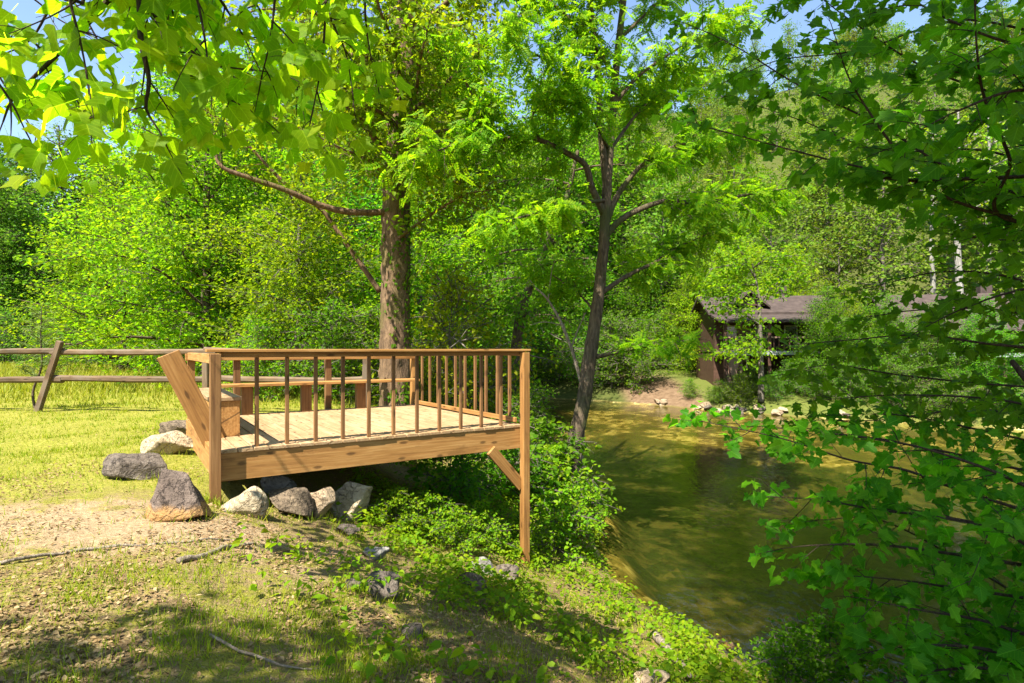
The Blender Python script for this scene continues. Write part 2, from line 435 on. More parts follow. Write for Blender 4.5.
def make_ground_mat():
    m, nt, out = new_mat('ground')
    g = N(nt, 'NewGeometry'); v = g.outputs['Position']
    sx = N(nt, 'SeparateXYZ'); L(nt, v, sx.inputs[0]); X, Y, Z = sx.outputs
    big = noise(nt, v, .7, 4); med = noise(nt, v, 3.2, 6, .62); fine = noise(nt, v, 26, 5, .65); vf = noise(nt, v, 120, 2)
    soil = ramp(nt, med, [(.3, (.11, .07, .032)), (.5, (.21, .145, .07)), (.68, (.28, .20, .105))])
    soil = mixc(nt, smooth(nt, fine, .45, .75), soil, (.29, .205, .11))
    moss = ramp(nt, fine, [(.3, (.10, .105, .012)), (.7, (.23, .20, .035))])
    sand = ramp(nt, fine, [(.25, (.15, .10, .05)), (.5, (.27, .19, .105)), (.75, (.40, .30, .18))])
    lawn = ramp(nt, fine, [(.3, (.13, .13, .018)), (.55, (.22, .21, .03)), (.75, (.33, .26, .10))])
    col = mixc(nt, smooth(nt, math_(nt, 'ADD', math_(nt, 'MULTIPLY', med, .6), math_(nt, 'MULTIPLY', fine, .4)), .44, .56), soil, moss)
    col = mixc(nt, smooth(nt, vf, .56, .70), col, (.05, .038, .018))
    col = mixc(nt, smooth(nt, noise(nt, v, 70, 3), .62, .72), col, (.33, .25, .15))
    # bare sandy patch in front of the big rock
    dx = math_(nt, 'MULTIPLY', math_(nt, 'ADD', X, 3.05), .50); dy = math_(nt, 'MULTIPLY', math_(nt, 'ADD', Y, -4.45), 1.25)
    rr = math_(nt, 'SQRT', math_(nt, 'ADD', math_(nt, 'MULTIPLY', dx, dx), math_(nt, 'MULTIPLY', dy, dy)))
    rr = math_(nt, 'ADD', rr, math_(nt, 'ADD', math_(nt, 'MULTIPLY', math_(nt, 'SUBTRACT', med, .5), 2.2), math_(nt, 'MULTIPLY', math_(nt, 'SUBTRACT', fine, .5), 1.2)))
    lawnf = smooth(nt, math_(nt, 'ADD', Y, math_(nt, 'ADD', math_(nt, 'MULTIPLY', X, -.35), math_(nt, 'MULTIPLY', math_(nt, 'SUBTRACT', big, .5), 5.0))), 5.6, 7.4)
    lawnf = math_(nt, 'MULTIPLY', lawnf, smooth(nt, X, -1.2, -3.0))
    far_lawn = smooth(nt, Z, -.5, -.1)
    lawnf = math_(nt, 'MULTIPLY', lawnf, far_lawn)
    col = mixc(nt, lawnf, col, lawn)
    col = mixc(nt, smooth(nt, rr, 1.0, .55), col, sand)
    # far bank: earthy slope, then forest floor
    forest = ramp(nt, med, [(.3, (.035, .05, .010)), (.7, (.075, .08, .02))])
    clay = ramp(nt, med, [(.3, (.09, .055, .03)), (.7, (.19, .125, .075))])
    farf = smooth(nt, math_(nt, 'ADD', Y, math_(nt, 'MULTIPLY', X, .55)), 34.0, 36.5)
    cl = math_(nt, 'MULTIPLY', smooth(nt, Z, -.3, -.9), math_(nt, 'MULTIPLY', smooth(nt, X, 6.6, 7.6), smooth(nt, X, 11.6, 10.2)))
    forest = mixc(nt, smooth(nt, X, 7.0, 9.0), forest, mixc(nt, smooth(nt, Z, 1.2, -.1), forest, ramp(nt, fine, [(.3, (.05, .07, .012)), (.7, (.13, .14, .03))])))
    col = mixc(nt, farf, col, mixc(nt, cl, forest, clay))
    # river bed: stones under water
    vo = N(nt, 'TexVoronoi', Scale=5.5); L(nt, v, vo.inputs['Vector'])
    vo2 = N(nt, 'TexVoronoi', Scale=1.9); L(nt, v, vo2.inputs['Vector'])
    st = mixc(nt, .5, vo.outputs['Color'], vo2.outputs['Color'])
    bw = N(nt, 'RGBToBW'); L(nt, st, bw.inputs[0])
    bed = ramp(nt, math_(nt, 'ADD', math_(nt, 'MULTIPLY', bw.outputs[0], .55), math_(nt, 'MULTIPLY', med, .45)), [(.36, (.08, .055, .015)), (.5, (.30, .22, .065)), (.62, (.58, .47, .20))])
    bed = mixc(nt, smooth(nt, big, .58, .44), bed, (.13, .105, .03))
    bed = mixc(nt, smooth(nt, math_(nt, 'ADD', Z, math_(nt, 'MULTIPLY', math_(nt, 'SUBTRACT', big, .5), .5)), -2.14, -2.40), bed, mixc(nt, smooth(nt, math_(nt, 'ADD', math_(nt, 'MULTIPLY', bw.outputs[0], .5), math_(nt, 'MULTIPLY', med, .5)), .40, .62), (.028, .036, .010), (.085, .075, .024)))  # deep bed painted darker, standing in for light lost in the water
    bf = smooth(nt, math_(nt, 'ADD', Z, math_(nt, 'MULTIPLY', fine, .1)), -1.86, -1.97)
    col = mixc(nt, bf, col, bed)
    p = N(nt, 'BsdfPrincipled', Roughness=.95); p.inputs['Specular IOR Level'].default_value = .1
    L(nt, col, p.inputs['Base Color'])
    h = math_(nt, 'ADD', math_(nt, 'MULTIPLY', fine, .6), math_(nt, 'ADD', math_(nt, 'MULTIPLY', vf, .15), math_(nt, 'MULTIPLY', med, .6)))
    L(nt, bump(nt, h, .8, .06), p.inputs['Normal']); L(nt, p.outputs[0], out.inputs[0]); return m
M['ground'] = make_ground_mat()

def make_water_mat():
    m, nt, out = new_mat('river_water')
    g = N(nt, 'NewGeometry'); v = g.outputs['Position']
    n1 = noise(nt, mapping(nt, v, (1.0, .55, 1)), 3.4, 3, .5, .6); n2 = noise(nt, v, .9, 2); n3 = noise(nt, mapping(nt, v, (1.0, .6, 1)), 11, 2)
    h = math_(nt, 'ADD', math_(nt, 'MULTIPLY', n1, .5), math_(nt, 'ADD', math_(nt, 'MULTIPLY', n2, .6), math_(nt, 'MULTIPLY', n3, .30)))
    nb = bump(nt, h, .34, .06)
    fr = N(nt, 'Fresnel', IOR=1.33); L(nt, nb, fr.inputs['Normal'])
    tr = N(nt, 'BsdfTransparent'); tr.inputs[0].default_value = (.72, .70, .46, 1)
    gl = N(nt, 'BsdfGlossy', Roughness=.045); gl.inputs[0].default_value = (.95, .97, 1, 1); L(nt, nb, gl.inputs['Normal'])
    # a little suspended silt that scatters light back
    di = N(nt, 'BsdfDiffuse'); di.inputs[0].default_value = (.05, .06, .018, 1)
    body = N(nt, 'MixShader'); body.inputs[0].default_value = .035
    L(nt, tr.outputs[0], body.inputs[1]); L(nt, di.outputs[0], body.inputs[2])
    mx = N(nt, 'MixShader'); L(nt, fr.outputs[0], mx.inputs[0]); L(nt, body.outputs[0], mx.inputs[1]); L(nt, gl.outputs[0], mx.inputs[2])
    L(nt, mx.outputs[0], out.inputs[0]); return m
M['water'] = make_water_mat()

# ------------------------------------------------------------------ ground and river
def axis(lo, hi, fine_lo, fine_hi, st, grow):
    a = list(np.arange(fine_lo, fine_hi, st)); s = st; x = a[-1]
    while x < hi: s *= grow; x += s; a.append(x)
    s = st; x = a[0]; b = []
    while x > lo: s *= grow; x -= s; b.append(x)
    return np.array(b[::-1] + a)
gx = axis(-900, 900, -7, 7, .11, 1.045); gy = axis(-500, 1100, 1.5, 13, .11, 1.045)
GX, GY = np.meshgrid(gx, gy)
GZ = H(GX, GY)
acc = Acc(); nx, ny = len(gx), len(gy)
i = np.arange(ny - 1)[:, None] * nx; j = np.arange(nx - 1)[None]
acc.add(np.stack((GX, GY, GZ), -1), np.stack((i + j, i + j + 1, i + nx + j + 1, i + nx + j), -1).reshape(-1, 4))
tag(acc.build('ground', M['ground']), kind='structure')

# the water is one sheet between the two banks (its edge runs a little under them)
acc = Acc()
ts = np.linspace(0, 1, 160)
def along(poly, ts):
    s = np.concatenate(([0], np.cumsum(np.linalg.norm(np.diff(poly, axis=0), axis=1)))); s /= s[-1]
    return np.column_stack((np.interp(ts, s, poly[:, 0]), np.interp(ts, s, poly[:, 1])))
def offset(poly, d):
    t = unit(np.gradient(poly, axis=0)); return poly + d * np.column_stack((-t[:, 1], t[:, 0]))
# vertices matched by x position along each bank's own parameter, so the strip never folds over
na = offset(NEAR, .8); fa = offset(FAR, -1.2)
def param(poly):
    k = np.linspace(0, 1, len(poly)); return k
A = along(na, np.linspace(0, 1, 500)); B = along(fa, np.linspace(0, 1, 500))
pa = []; jb = 0
for k in range(0, 500):
    d = np.linalg.norm(B - A[k], axis=1); jb = max(jb, int(np.argmin(d))); pa.append(jb)
W = np.stack((np.column_stack((A, np.full(500, WATER))), np.column_stack((B[pa], np.full(500, WATER)))), 1).reshape(-1, 3)
k = np.arange(499)
acc.add(W, np.column_stack((2 * k, 2 * k + 1, 2 * k + 3, 2 * k + 2)))
tag(acc.build('river', M['water']), kind='structure')

# ------------------------------------------------------------------ the deck
def box_mesh(name, l, w, t, mat, bev=.004, taper=None):
    bm = bmesh.new(); bmesh.ops.create_cube(bm, size=1)
    for v in bm.verts: v.co = Vector((v.co.x * l, v.co.y * w, v.co.z * t))
    if bev: bmesh.ops.bevel(bm, geom=list(bm.edges), offset=bev, segments=1, affect='EDGES')
    me = bpy.data.meshes.new(name); bm.to_mesh(me); bm.free(); me.materials.append(mat); return me

def plank(name, parent, a, b, w, t, mat, side=None, bev=.004):
    """a timber from a to b; w across, t thick; side = direction of the w axis"""
    a = Vector([float(c) for c in a]); b = Vector([float(c) for c in b]); x = (b - a); l = x.length; x.normalize()
    s = Vector(side) if side is not None else (Vector((0, 0, 1)) if abs(x.z) < .9 else Vector((0, 1, 0)))
    s = (s - x * s.dot(x)).normalized(); n = x.cross(s)
    o = link(name, box_mesh(name, l, w, t, mat, bev), parent)
    o.matrix_local = Matrix(((x.x, s.x, n.x, (a.x + b.x) / 2), (x.y, s.y, n.y, (a.y + b.y) / 2), (x.z, s.z, n.z, (a.z + b.z) / 2), (0, 0, 0, 1)))
    return o

deck = thing('viewing_deck', 'new pine viewing deck with baluster railing, reaching out over the bank on a tall post', 'deck', (DO[0], DO[1], 0), DA)
ZT = .35; RT = 1.285
wd, wk = M['wood'], M['wood_dark']
# floor: one sheet of boards running back, with open grooves
acc = Acc(); prof = []
nb = 24; bw = (DL - .02) / nb
for k in range(nb):
    x0 = .01 + k * bw
    hz = ZT + random.uniform(-.002, .002)
    prof += [(x0 + .006, ZT - .028), (x0 + .006, hz - .004), (x0 + .010, hz), (x0 + bw - .010, hz), (x0 + bw - .006, hz - .004), (x0 + bw - .006, ZT - .028)]
prof = np.array(prof); m_ = len(prof)
ends = np.repeat([-.052 + random.uniform(-.009, .006) for _ in range(nb)], 6)
V = np.vstack([np.column_stack((y_, -prof[:, 0], prof[:, 1])) for y_ in (ends, np.full(m_, DW))])
k = np.arange(m_ - 1)
acc.add(V, np.column_stack((k, k + 1, m_ + k + 1, m_ + k))[:, ::-1])
kb = np.arange(nb) * 6
fb = V[:m_].copy(); E_ = []
for k_ in kb: E_.append([k_, k_ + 5, k_ + 4, k_ + 1]); E_.append([k_ + 1, k_ + 4, k_ + 3, k_ + 2])
acc.q.append(np.array(E_))
fl = acc.build('floor', M['floorwood'], deck, smooth=False)
fl.rotation_euler = (0, 0, math.pi / 2)       # local X runs along the boards
fl.location = (0, 0, 0)
bz = ZT - .145 - .0
plank('rim_beam', deck, (.0, -.021, ZT - .16), (DL, -.021, ZT - .16), .27, .04, wd)
plank('rim_beam', deck, (-.021, -.0, ZT - .16), (-.021, DW, ZT - .16), .27, .04, wd)
plank('rim_beam', deck, (DL + .021, 0, ZT - .16), (DL + .021, DW, ZT - .16), .27, .04, wd)
plank('rim_beam', deck, (0, DW + .021, ZT - .16), (DL, DW + .021, ZT - .16), .27, .04, wd)
for k in range(1, 8):
    x = k * DL / 8; plank('joist', deck, (0, DW * k / 8, ZT - .14), (DL, DW * k / 8, ZT - .14), .19, .04, wd)
def gz(lx, ly):
    p = DO + E1 * lx + E2 * ly; return h1(p[0], p[1])
# posts
for (lx, ly, top, mt) in ((-.045, -.098, RT - .03, wk), (DL - .02, -.098, RT - .03, wd), (DL - .03, DW + .088, RT - .03, wd), (.03, DW + .088, 1.24, wd)):
    plank('post', deck, (lx, ly, min(gz(lx, ly), 0) - .12), (lx, ly, top), .092, .092, mt, side=(1, 0, 0))
# knee brace on the tall post
plank('brace', deck, (DL - .045, -.068, -.42), (DL - .50, -.068, .075), .135, .04, wd)
plank('brace', deck, (DL - .03, DW + .066, -.42), (DL - .48, DW + .066, .075), .135, .04, wd)
# rails: a rail with a cap on the front and on the river side
plank('top_rail', deck, (.0, -.022, RT - .040), (DL + .03, -.022, RT - .040), .05, .038, wd)
plank('rail_cap', deck, (-.12, -.06, RT), (DL + .06, -.06, RT), .125, .028, wd, side=(0, 1, 0))
plank('top_rail', deck, (-.0, .03, 1.20), (-.0, DW, 1.20), .10, .038, wd)
plank('top_rail', deck, (DL + .022, .04, RT - .045), (DL + .022, DW, RT - .045), .055, .038, wd)
plank('rail_cap', deck, (DL + .03, .008, RT), (DL + .03, DW + .12, RT), .125, .026, wd, side=(1, 0, 0))
# balusters
nf = 11
for k in range(nf):
    x = .05 + (k + 1) * (DL - .07) / (nf + 1)
    plank('baluster', deck, (x, .018, ZT - .0), (x, .018, RT - .02), .036, .036, wk, side=(1, 0, 0))
for k in range(10):
    y = .25 + k * (DW - .35) / 9.5
    plank('baluster', deck, (DL - .02, y, ZT), (DL - .02, y, RT - .02), .036, .036, wk, side=(1, 0, 0))
plank('bottom_rail', deck, (DL - .055, .05, ZT + .05), (DL - .055, DW - .02, ZT + .05), .06, .034, wd)
# back side: rail board, bench with three legs
plank('back_rail', deck, (-.05, DW + .02, 1.185), (DL + .0, DW + .02, 1.185), .10, .04, wd)
for lx in (.62, 1.95):
    plank('post', deck, (lx, DW + .088, -.3), (lx, DW + .088, 1.235), .092, .092, wk, side=(1, 0, 0))
bench = link('bench', box_mesh('bench', DL - .42, .29, .04, wd), deck); bench.location = (DL / 2 + .12, DW - .17, ZT + .43)
for lx in (.72, 1.55, 2.4):
    lg = plank('leg', bench, (lx - DL / 2 - .12, .02, -.43), (lx - DL / 2 - .12, .02, -.022), .15, .10, wk, side=(1, 0, 0))
# box bench along the left side and the leaning board at its end
sb = link('box_bench', box_mesh('box_bench', 1.85, .285, .385, wd), deck)
sb.rotation_euler = (0, 0, math.pi / 2); sb.location = (.165, .87 + .925, ZT + .193)
lid = link('seat', box_mesh('seat', 1.89, .32, .04, M['floorwood']), sb); lid.location = (0, 0, .215)
plank('leaning_board', deck, (.09, .838, ZT - .13), (-.375, .838, 1.25), .215, .042, M['wood'], side=(1, 0, .2))

# ------------------------------------------------------------------ split rail fence
FD = 11.6
fence = thing('split_rail_fence', 'weathered two-rail wooden fence with a leaning post across the lawn', 'fence', (-9.2, FD, 0))
ow = M['oldwood']
posts = [(-12.6, .1, .05), (-9.5, .50, .02), (-6.08, -.02, .0), (-2.95, .05, 0)]
fx0 = -9.2
for (x, lean, ly) in posts:
    z0 = h1(x, FD)
    plank('post', fence, (x - fx0, 0, z0 - .2), (x - fx0 + lean, ly, 1.46 if lean > .2 else 1.22), .115, .10, ow, side=(1, 0, 0), bev=.014)
def log_rail(x0, z0, x1, z1, y, r):
    acc = Acc(); n = 22
    t = np.linspace(0, 1, n); pts = np.column_stack((np.zeros(n), np.zeros(n), np.zeros(n)))
    Lr = math.hypot(x1 - x0, z1 - z0)
    pts[:, 0] = (t - .5) * Lr; pts[:, 1] = (vnoise(t * 5, t * 0 + z0 * 9, 4) - .5) * .05; pts[:, 2] = (vnoise(t * 4, t * 0 + x0, 6) - .5) * .06
    tube(acc, pts, r * (.9 + .25 * vnoise(t * 7, t * 0 + x1, 2)), 7, .2, int(abs(x0 * 10)))
    o = acc.build('rail', ow, fence, smooth=False)
    o.location = ((x0 + x1) / 2 - fx0, y, (z0 + z1) / 2); o.rotation_euler = (0, -math.atan2(z1 - z0, x1 - x0), 0)
xs = [-15.9, -12.5, -9.12, -6.05, -2.95]
for k in range(4):
    log_rail(xs[k] - .12, 1.255 + random.uniform(-.02, .02), xs[k + 1] + .12, 1.235 + random.uniform(-.03, .02), .085, .062)
    log_rail(xs[k] - .12, .70 + random.uniform(-.02, .03), xs[k + 1] + .12, .68 + random.uniform(-.03, .02), .085, .066)

# ------------------------------------------------------------------ rocks
def rock(px, py, w, hgt, dp, mat, label, seed, rz=0, lean=0.0, sink=.22, rough=1.0, at=None, group=None, pointed=0.0):
    r_ = np.random.default_rng(seed)
    bm = bmesh.new(); bmesh.ops.create_icosphere(bm, subdivisions=5 if w > .3 else 4, radius=1)
    V = np.array([v.co[:] for v in bm.verts])
    for k in range(11):
        n = unit(r_.normal(size=3)); d = r_.uniform(.36, .72)
        e = V @ n - d; V = V - (np.log1p(np.exp(np.clip(e * 28, -30, 30))) / 28)[:, None] * n * .95
    nz = (vnoise(V[:, 0] * 3 + V[:, 2] * 2.1, V[:, 1] * 3 - V[:, 2], seed) - .5) * .16 + (vnoise(V[:, 0] * 9 + V[:, 2] * 6, V[:, 1] * 9 - V[:, 2] * 4, seed + 1) - .5) * .07
    V = V * (1 + nz * rough)[:, None]
    V[:, 0] += lean * V[:, 2]
    if pointed: V[:, :2] *= (1 - pointed * np.clip(V[:, 2:3] + .3, 0, 1))
    V = (V - (V.max(0) + V.min(0)) / 2) / (V.max(0) - V.min(0))
    V = V * np.array((w, dp, hgt * (1 + sink))) + np.array((0, 0, hgt * (.5 - sink / 2)))
    for v, c in zip(bm.verts, V): v.co = c
    me = bpy.data.meshes.new('rock'); bm.to_mesh(me); bm.free(); me.materials.append(mat)
    me.polygons.foreach_set('use_smooth', np.ones(len(me.polygons), bool))
    o = link('rock', me)
    p = ground_px(px, py) if at is None else np.array(at)
    o.location = (p[0], p[1] + dp * .3, h1(p[0], p[1] + dp * .3)); o.rotation_euler = (0, 0, rz)
    return tag(o, label, 'rock', group)
def prock(px, py, wpx, hpx, depth, mat, label, seed, **kw):
    d = ground_px(px, py)[1]; return rock(px, py, wpx * d / F, hpx * d / F, depth, mat, label, seed, **kw)
prock(129, 480, 62, 25, .42, ROCKS['slate'], 'flat dark slate rock lying in the lawn, leftmost of the rocks', 3, rz=.1)
prock(163, 455, 50, 22, .34, ROCKS['cream'], 'pale cream rock in the grass between two darker rocks left of the deck', 4)
prock(175, 439, 40, 17, .34, ROCKS['earth'], 'dark brown rock farthest back in the grass beside the deck corner', 5)
prock(172, 520, 62, 50, .36, ROCKS['brown'], 'large pointed rock with dark top and orange lower face on bare soil', 16, lean=.12, pointed=.28)
prock(240, 514, 50, 28, .26, ROCKS['cream'], 'cream slanted rock beside the foot of the deck corner post', 7, lean=.2)
prock(276, 497, 38, 22, .24, ROCKS['blue'], 'grey rock resting above the others under the deck beam', 8)
prock(286, 517, 46, 26, .24, ROCKS['earth'], 'dark brown rock wedged below the grey topmost one in the rock row', 9)
prock(315, 518, 40, 30, .24, ROCKS['tan'], 'tan rock in the row, just left of the large cream end rock', 10)
prock(345, 519, 50, 37, .30, ROCKS['cream'], 'large whitish rounded rock at the right end of the row under the deck', 11)
prock(375, 560, 26, 13, .2, ROCKS['blue'], 'flat pale grey stone half buried on the bank below the rock row', 12)
prock(346, 536, 26, 12, .2, ROCKS['slate'], 'grey flat stone sunk in soil below the whitish rock', 13)
prock(380, 598, 34, 22, .24, ROCKS['slate'], 'rounded grey stone among weeds at the edge of the tree shadow', 14)
prock(471, 592, 34, 20, .24, ROCKS['earth'], 'dark brown stone among bank weeds left of the tall post', 15)
prock(482, 573, 26, 16, .16, ROCKS['blue'], 'small angular pale grey stone left of the tall post foot', 17)
prock(506, 580, 26, 12, .2, ROCKS['slate'], 'grey stone just left of the foot of the tall post', 18)
prock(350, 590, 20, 9, .16, ROCKS['slate'], 'small grey stone left of the rounded grey stone on the bank', 19)
prock(652, 688, 40, 18, .25, ROCKS['tan'], 'tan stone at the bottom edge beside the driftwood log', 20)
prock(410, 640, 24, 14, .2, ROCKS['slate'], 'dark grey stone in the shaded weeds low on the bank', 23)
# stones along the far waterline
for k in range(26):
    t = rng.uniform(0, 1); x = 8.6 + 8 * t; y = np.interp(x, FAR[::-1, 0], FAR[::-1, 1]) + rng.uniform(-.5, .35)
    rock(0, 0, rng.uniform(.3, .8), rng.uniform(.15, .35), rng.uniform(.3, .6), ROCKS[['cream', 'tan', 'slate'][k % 3]], 'pale stone at the far waterline in front of the cabin', 40 + k,
         rz=rng.uniform(0, 6), at=(x, y, 0), group='stones along the far waterline')
for k in range(14):
    x = 2.4 + rng.uniform(0, 2.4); y = np.interp(x, NEAR[5::-1, 0], NEAR[5::-1, 1]) if x > 2.75 else 6.6
    y += rng.uniform(-.15, .9)
    rock(0, 0, rng.uniform(.15, .4), rng.uniform(.08, .2), rng.uniform(.15, .35), ROCKS[['earth', 'tan', 'brown'][k % 3]], 'brown stone lying in the shallow water at the near bank', 80 + k,
         rz=rng.uniform(0, 6), at=(x, y, 0), group='stones in the near shallows')

# fallen wood
def stick(pxs, r, label, name='fallen_stick', mat='deadwood', lift=.015, cat='stick'):
    pts = []
    for (px, py) in pxs:
        p = ground_px(px, py); pts.append((p[0], p[1], h1(p[0], p[1]) + lift))
    pts = np.array(pts); c = pts.mean(0); q, u = resample(pts - c, .04)
    q[:, 2] += (vnoise(u * 3, u * 0 + px, 5) - .5) * .02
    acc = Acc(); tube(acc, q, np.interp(u, [0, u[-1] * .5, u[-1]], [r, r * .85, r * .4]), 7, .25, 3)
    o = acc.build(name, M[mat]); o.location = c; return tag(o, label, cat)
stick([(0, 566), (60, 556), (120, 549), (190, 543), (240, 541)], .012, 'long thin pale root lying across the sandy soil', 'root', cat='root')
stick([(178, 565), (205, 556), (232, 548), (256, 545)], .022, 'dark short fallen stick on mossy soil below the rock row')
stick([(210, 640), (240, 655), (280, 668), (320, 672)], .008, 'thin dry stick in the shade at the bottom left')
stick([(655, 640), (668, 655), (682, 672), (690, 684)], .045, 'bleached driftwood log lying at the foot of the bank', 'driftwood_log', cat='log', lift=.05)
# arching dry weed stalk at the water's edge
p0 = ground_px(775, 672); acc = Acc(); q, u = resample(np.array([(0, 0, 0), (-.06, 0, .3), (-.02, 0, .45), (.10, 0, .48), (.14, 0, .44)]), .03)
tube(acc, q, .006, 5); o = acc.build('dry_stalk', M['deadwood']); o.location = p0; tag(o, 'bare dry stalk arching over the water near the bottom', 'stalk')

# ------------------------------------------------------------------ trees
def rand_unit(r_, n):
    return unit(r_.normal(size=(n, 3)))

class Tree:
    def __init__(self, seed):
        self.r = np.random.default_rng(seed); self.wood = Acc(); self.twig = []
        self.pos = []; self.dir = []
    def limb(self, pts, r0, r1, n=8, bark=.12, step=.15):
        q, u = resample(pts, step)
        rad = np.interp(u, [0, u[-1]], [r0, r1])
        tube(self.wood, q, rad, n, bark, int(self.r.integers(99)))
        return q
    def side(self, q, count, lmin, lmax, t0=.2, flat=.6, droop=.15, r=.012, up=.15, leafstep=.1, spread=.12, n=3, sub=0, ang=(35, 75)):
        """side twigs off a limb, each with leaf anchors along it"""
        m = len(q); tan = unit(np.gradient(q, axis=0))
        for k in range(count):
            t = t0 + (1 - t0) * (k + self.r.random()) / count
            i = min(m - 1, int(t * (m - 1)))
            d = tan[i]; rv = unit(self.r.normal(size=3) * np.array((1, 1, flat)))
            sd = unit(rv - d * (rv @ d)); a = R(self.r.uniform(*ang))
            v = unit(d * math.cos(a) + sd * math.sin(a) + np.array((0, 0, up)))
            ln = self.r.uniform(lmin, lmax) * (1.15 - .55 * t)
            self.twig_from(q[i], v, ln, droop, r, leafstep, spread, n, sub)
        # the limb's own tip
        self.twig_from(q[-1], tan[-1], (lmin + lmax) / 2 * .5, droop, r, leafstep, spread, n, sub)
    def twig_from(self, p, v, ln, droop, r, leafstep, spread, n=3, sub=0):
        s = np.linspace(0, 1, 5)[:, None]
        w = self.r.normal(size=3) * .12
        c = p + v * s * ln + np.array((0, 0, -droop)) * ln * s ** 2 + w * ln * s * (1 - s)
        if r > 0: tube(self.wood, c, np.linspace(r, r * .35, 5), n, cap=False)
        if sub:
            for k in range(sub):
                t = self.r.uniform(.2, .95); j = int(t * 4)
                pp = c[j] + (c[min(4, j + 1)] - c[j]) * (t * 4 - j)
                rv = unit(self.r.normal(size=3) * np.array((1, 1, .45)))
                self.twig_from(pp, unit(v * .6 + rv), ln * self.r.uniform(.3, .55), droop, r * .5, leafstep, spread, n, 0)
        k = max(2, int(ln / leafstep))
        t = self.r.uniform(.12, 1.05, k)
        pos = np.column_stack([np.interp(t, s[:, 0], c[:, a]) for a in range(3)]) + self.r.normal(size=(k, 3)) * spread * np.array((1, 1, .6))
        dr = v * .5 + unit(self.r.normal(size=(k, 3)) * np.array((1, 1, .4))) + np.array((0, 0, -.25))
        self.pos.append(pos); self.dir.append(dr)
    def leaf_acc(self, tmpl, size, nz=.75, jit=.55, droop=0.0, keep=None, toward=None):
        pos = np.concatenate(self.pos); dr = unit(np.concatenate(self.dir))
        if keep is not None:
            m = keep(pos); pos = pos[m]; dr = dr[m]
        k = len(pos)
        dr = unit(dr + np.array((0, 0, -droop)))
        nrm = np.array((0, 0, nz)) + self.r.normal(size=(k, 3)) * jit
        if toward is not None: nrm = nrm + np.array(toward)
        acc = Acc(); leaves(acc, tmpl, pos, dr, nrm, size * self.r.uniform(.65, 1.2, k)); return acc

def gen_tree(seed, h, base, rad, nl, nt, leaf, leafstep, barkmat, leafmat, name, label, cat='tree', tmpl=DIAM, trunk_r=.16, spread=.2, droop=.2, flat=.5, sub=2, lean=.05, top=.2, spreadpow=1.0):
    """a whole template tree standing at the origin"""
    t = Tree(seed); r_ = t.r
    n = 9; zz = np.linspace(-.15, h * .97, n)
    cx = np.cumsum(r_.normal(size=n)) * lean * h / 12; cy = np.cumsum(r_.normal(size=n)) * lean * h / 12
    cx -= cx[0]; cy -= cy[0]
    tr = np.column_stack((cx, cy, zz))
    q, u = resample(tr, h / 40); tube(t.wood, q, trunk_r * np.interp(u / u[-1], [0, .05, 1], [1.3, 1, .12]), 8, .12, seed)
    for k in range(nl):
        f = ((k + r_.random()) / nl) ** spreadpow
        z = base + (h * .96 - base) * f
        i = np.argmin(abs(q[:, 2] - z)); p = q[i]
        prof = math.sin(math.pi * min(1, (.30 + .70 * f)) ** 1.1) ** .75 * (1 - top * f) if f < .99 else .1
        ln = max(.25, rad * prof * r_.uniform(.55, 1.2))
        az = k * 2.39996 + r_.uniform(-.4, .4); el = R(r_.uniform(0, 25) + 45 * f)
        v = np.array((math.cos(az) * math.cos(el), math.sin(az) * math.cos(el), math.sin(el)))
        s = np.linspace(0, 1, 7)[:, None]
        c = p + v * s * ln + np.array((0, 0, -droop * ln)) * s ** 2 + np.outer(np.sin(s[:, 0] * math.pi), r_.normal(size=3) * .08 * ln)
        tube(t.wood, c, np.linspace(trunk_r * .35 * (1 - .6 * f), .012, 7), 5, cap=False)
        t.side(c, max(2, int(nt * ln / rad + .5)), ln * .25, ln * .5, .15, flat, .12, .010, .12, leafstep, spread, 3, sub)
    root = thing(name, label, cat)
    t.wood.build('trunk', barkmat, root)
    t.leaf_acc(tmpl, leaf).build('crown', leafmat, root, smooth=False)
    return root

TPL = {}
BIN = []   # templates are themselves placed, so nothing is left over
# ------------- hero: tree by the river
def px_limb(t, pts, r0, r1, D=None, **kw):
    P3 = np.array([P(*p) for p in pts]); return t.limb(P3, r0, r1, **kw)

def finish(t, root, barkmat, tmpl, size, leafmat, **kw):
    o = t.wood.build('trunk', barkmat, root)
    c = t.leaf_acc(tmpl, size, **kw).build('crown', leafmat, root, smooth=False)
    for x in (o, c): x.location = [-root.location[k] for k in range(3)]
    return o, c

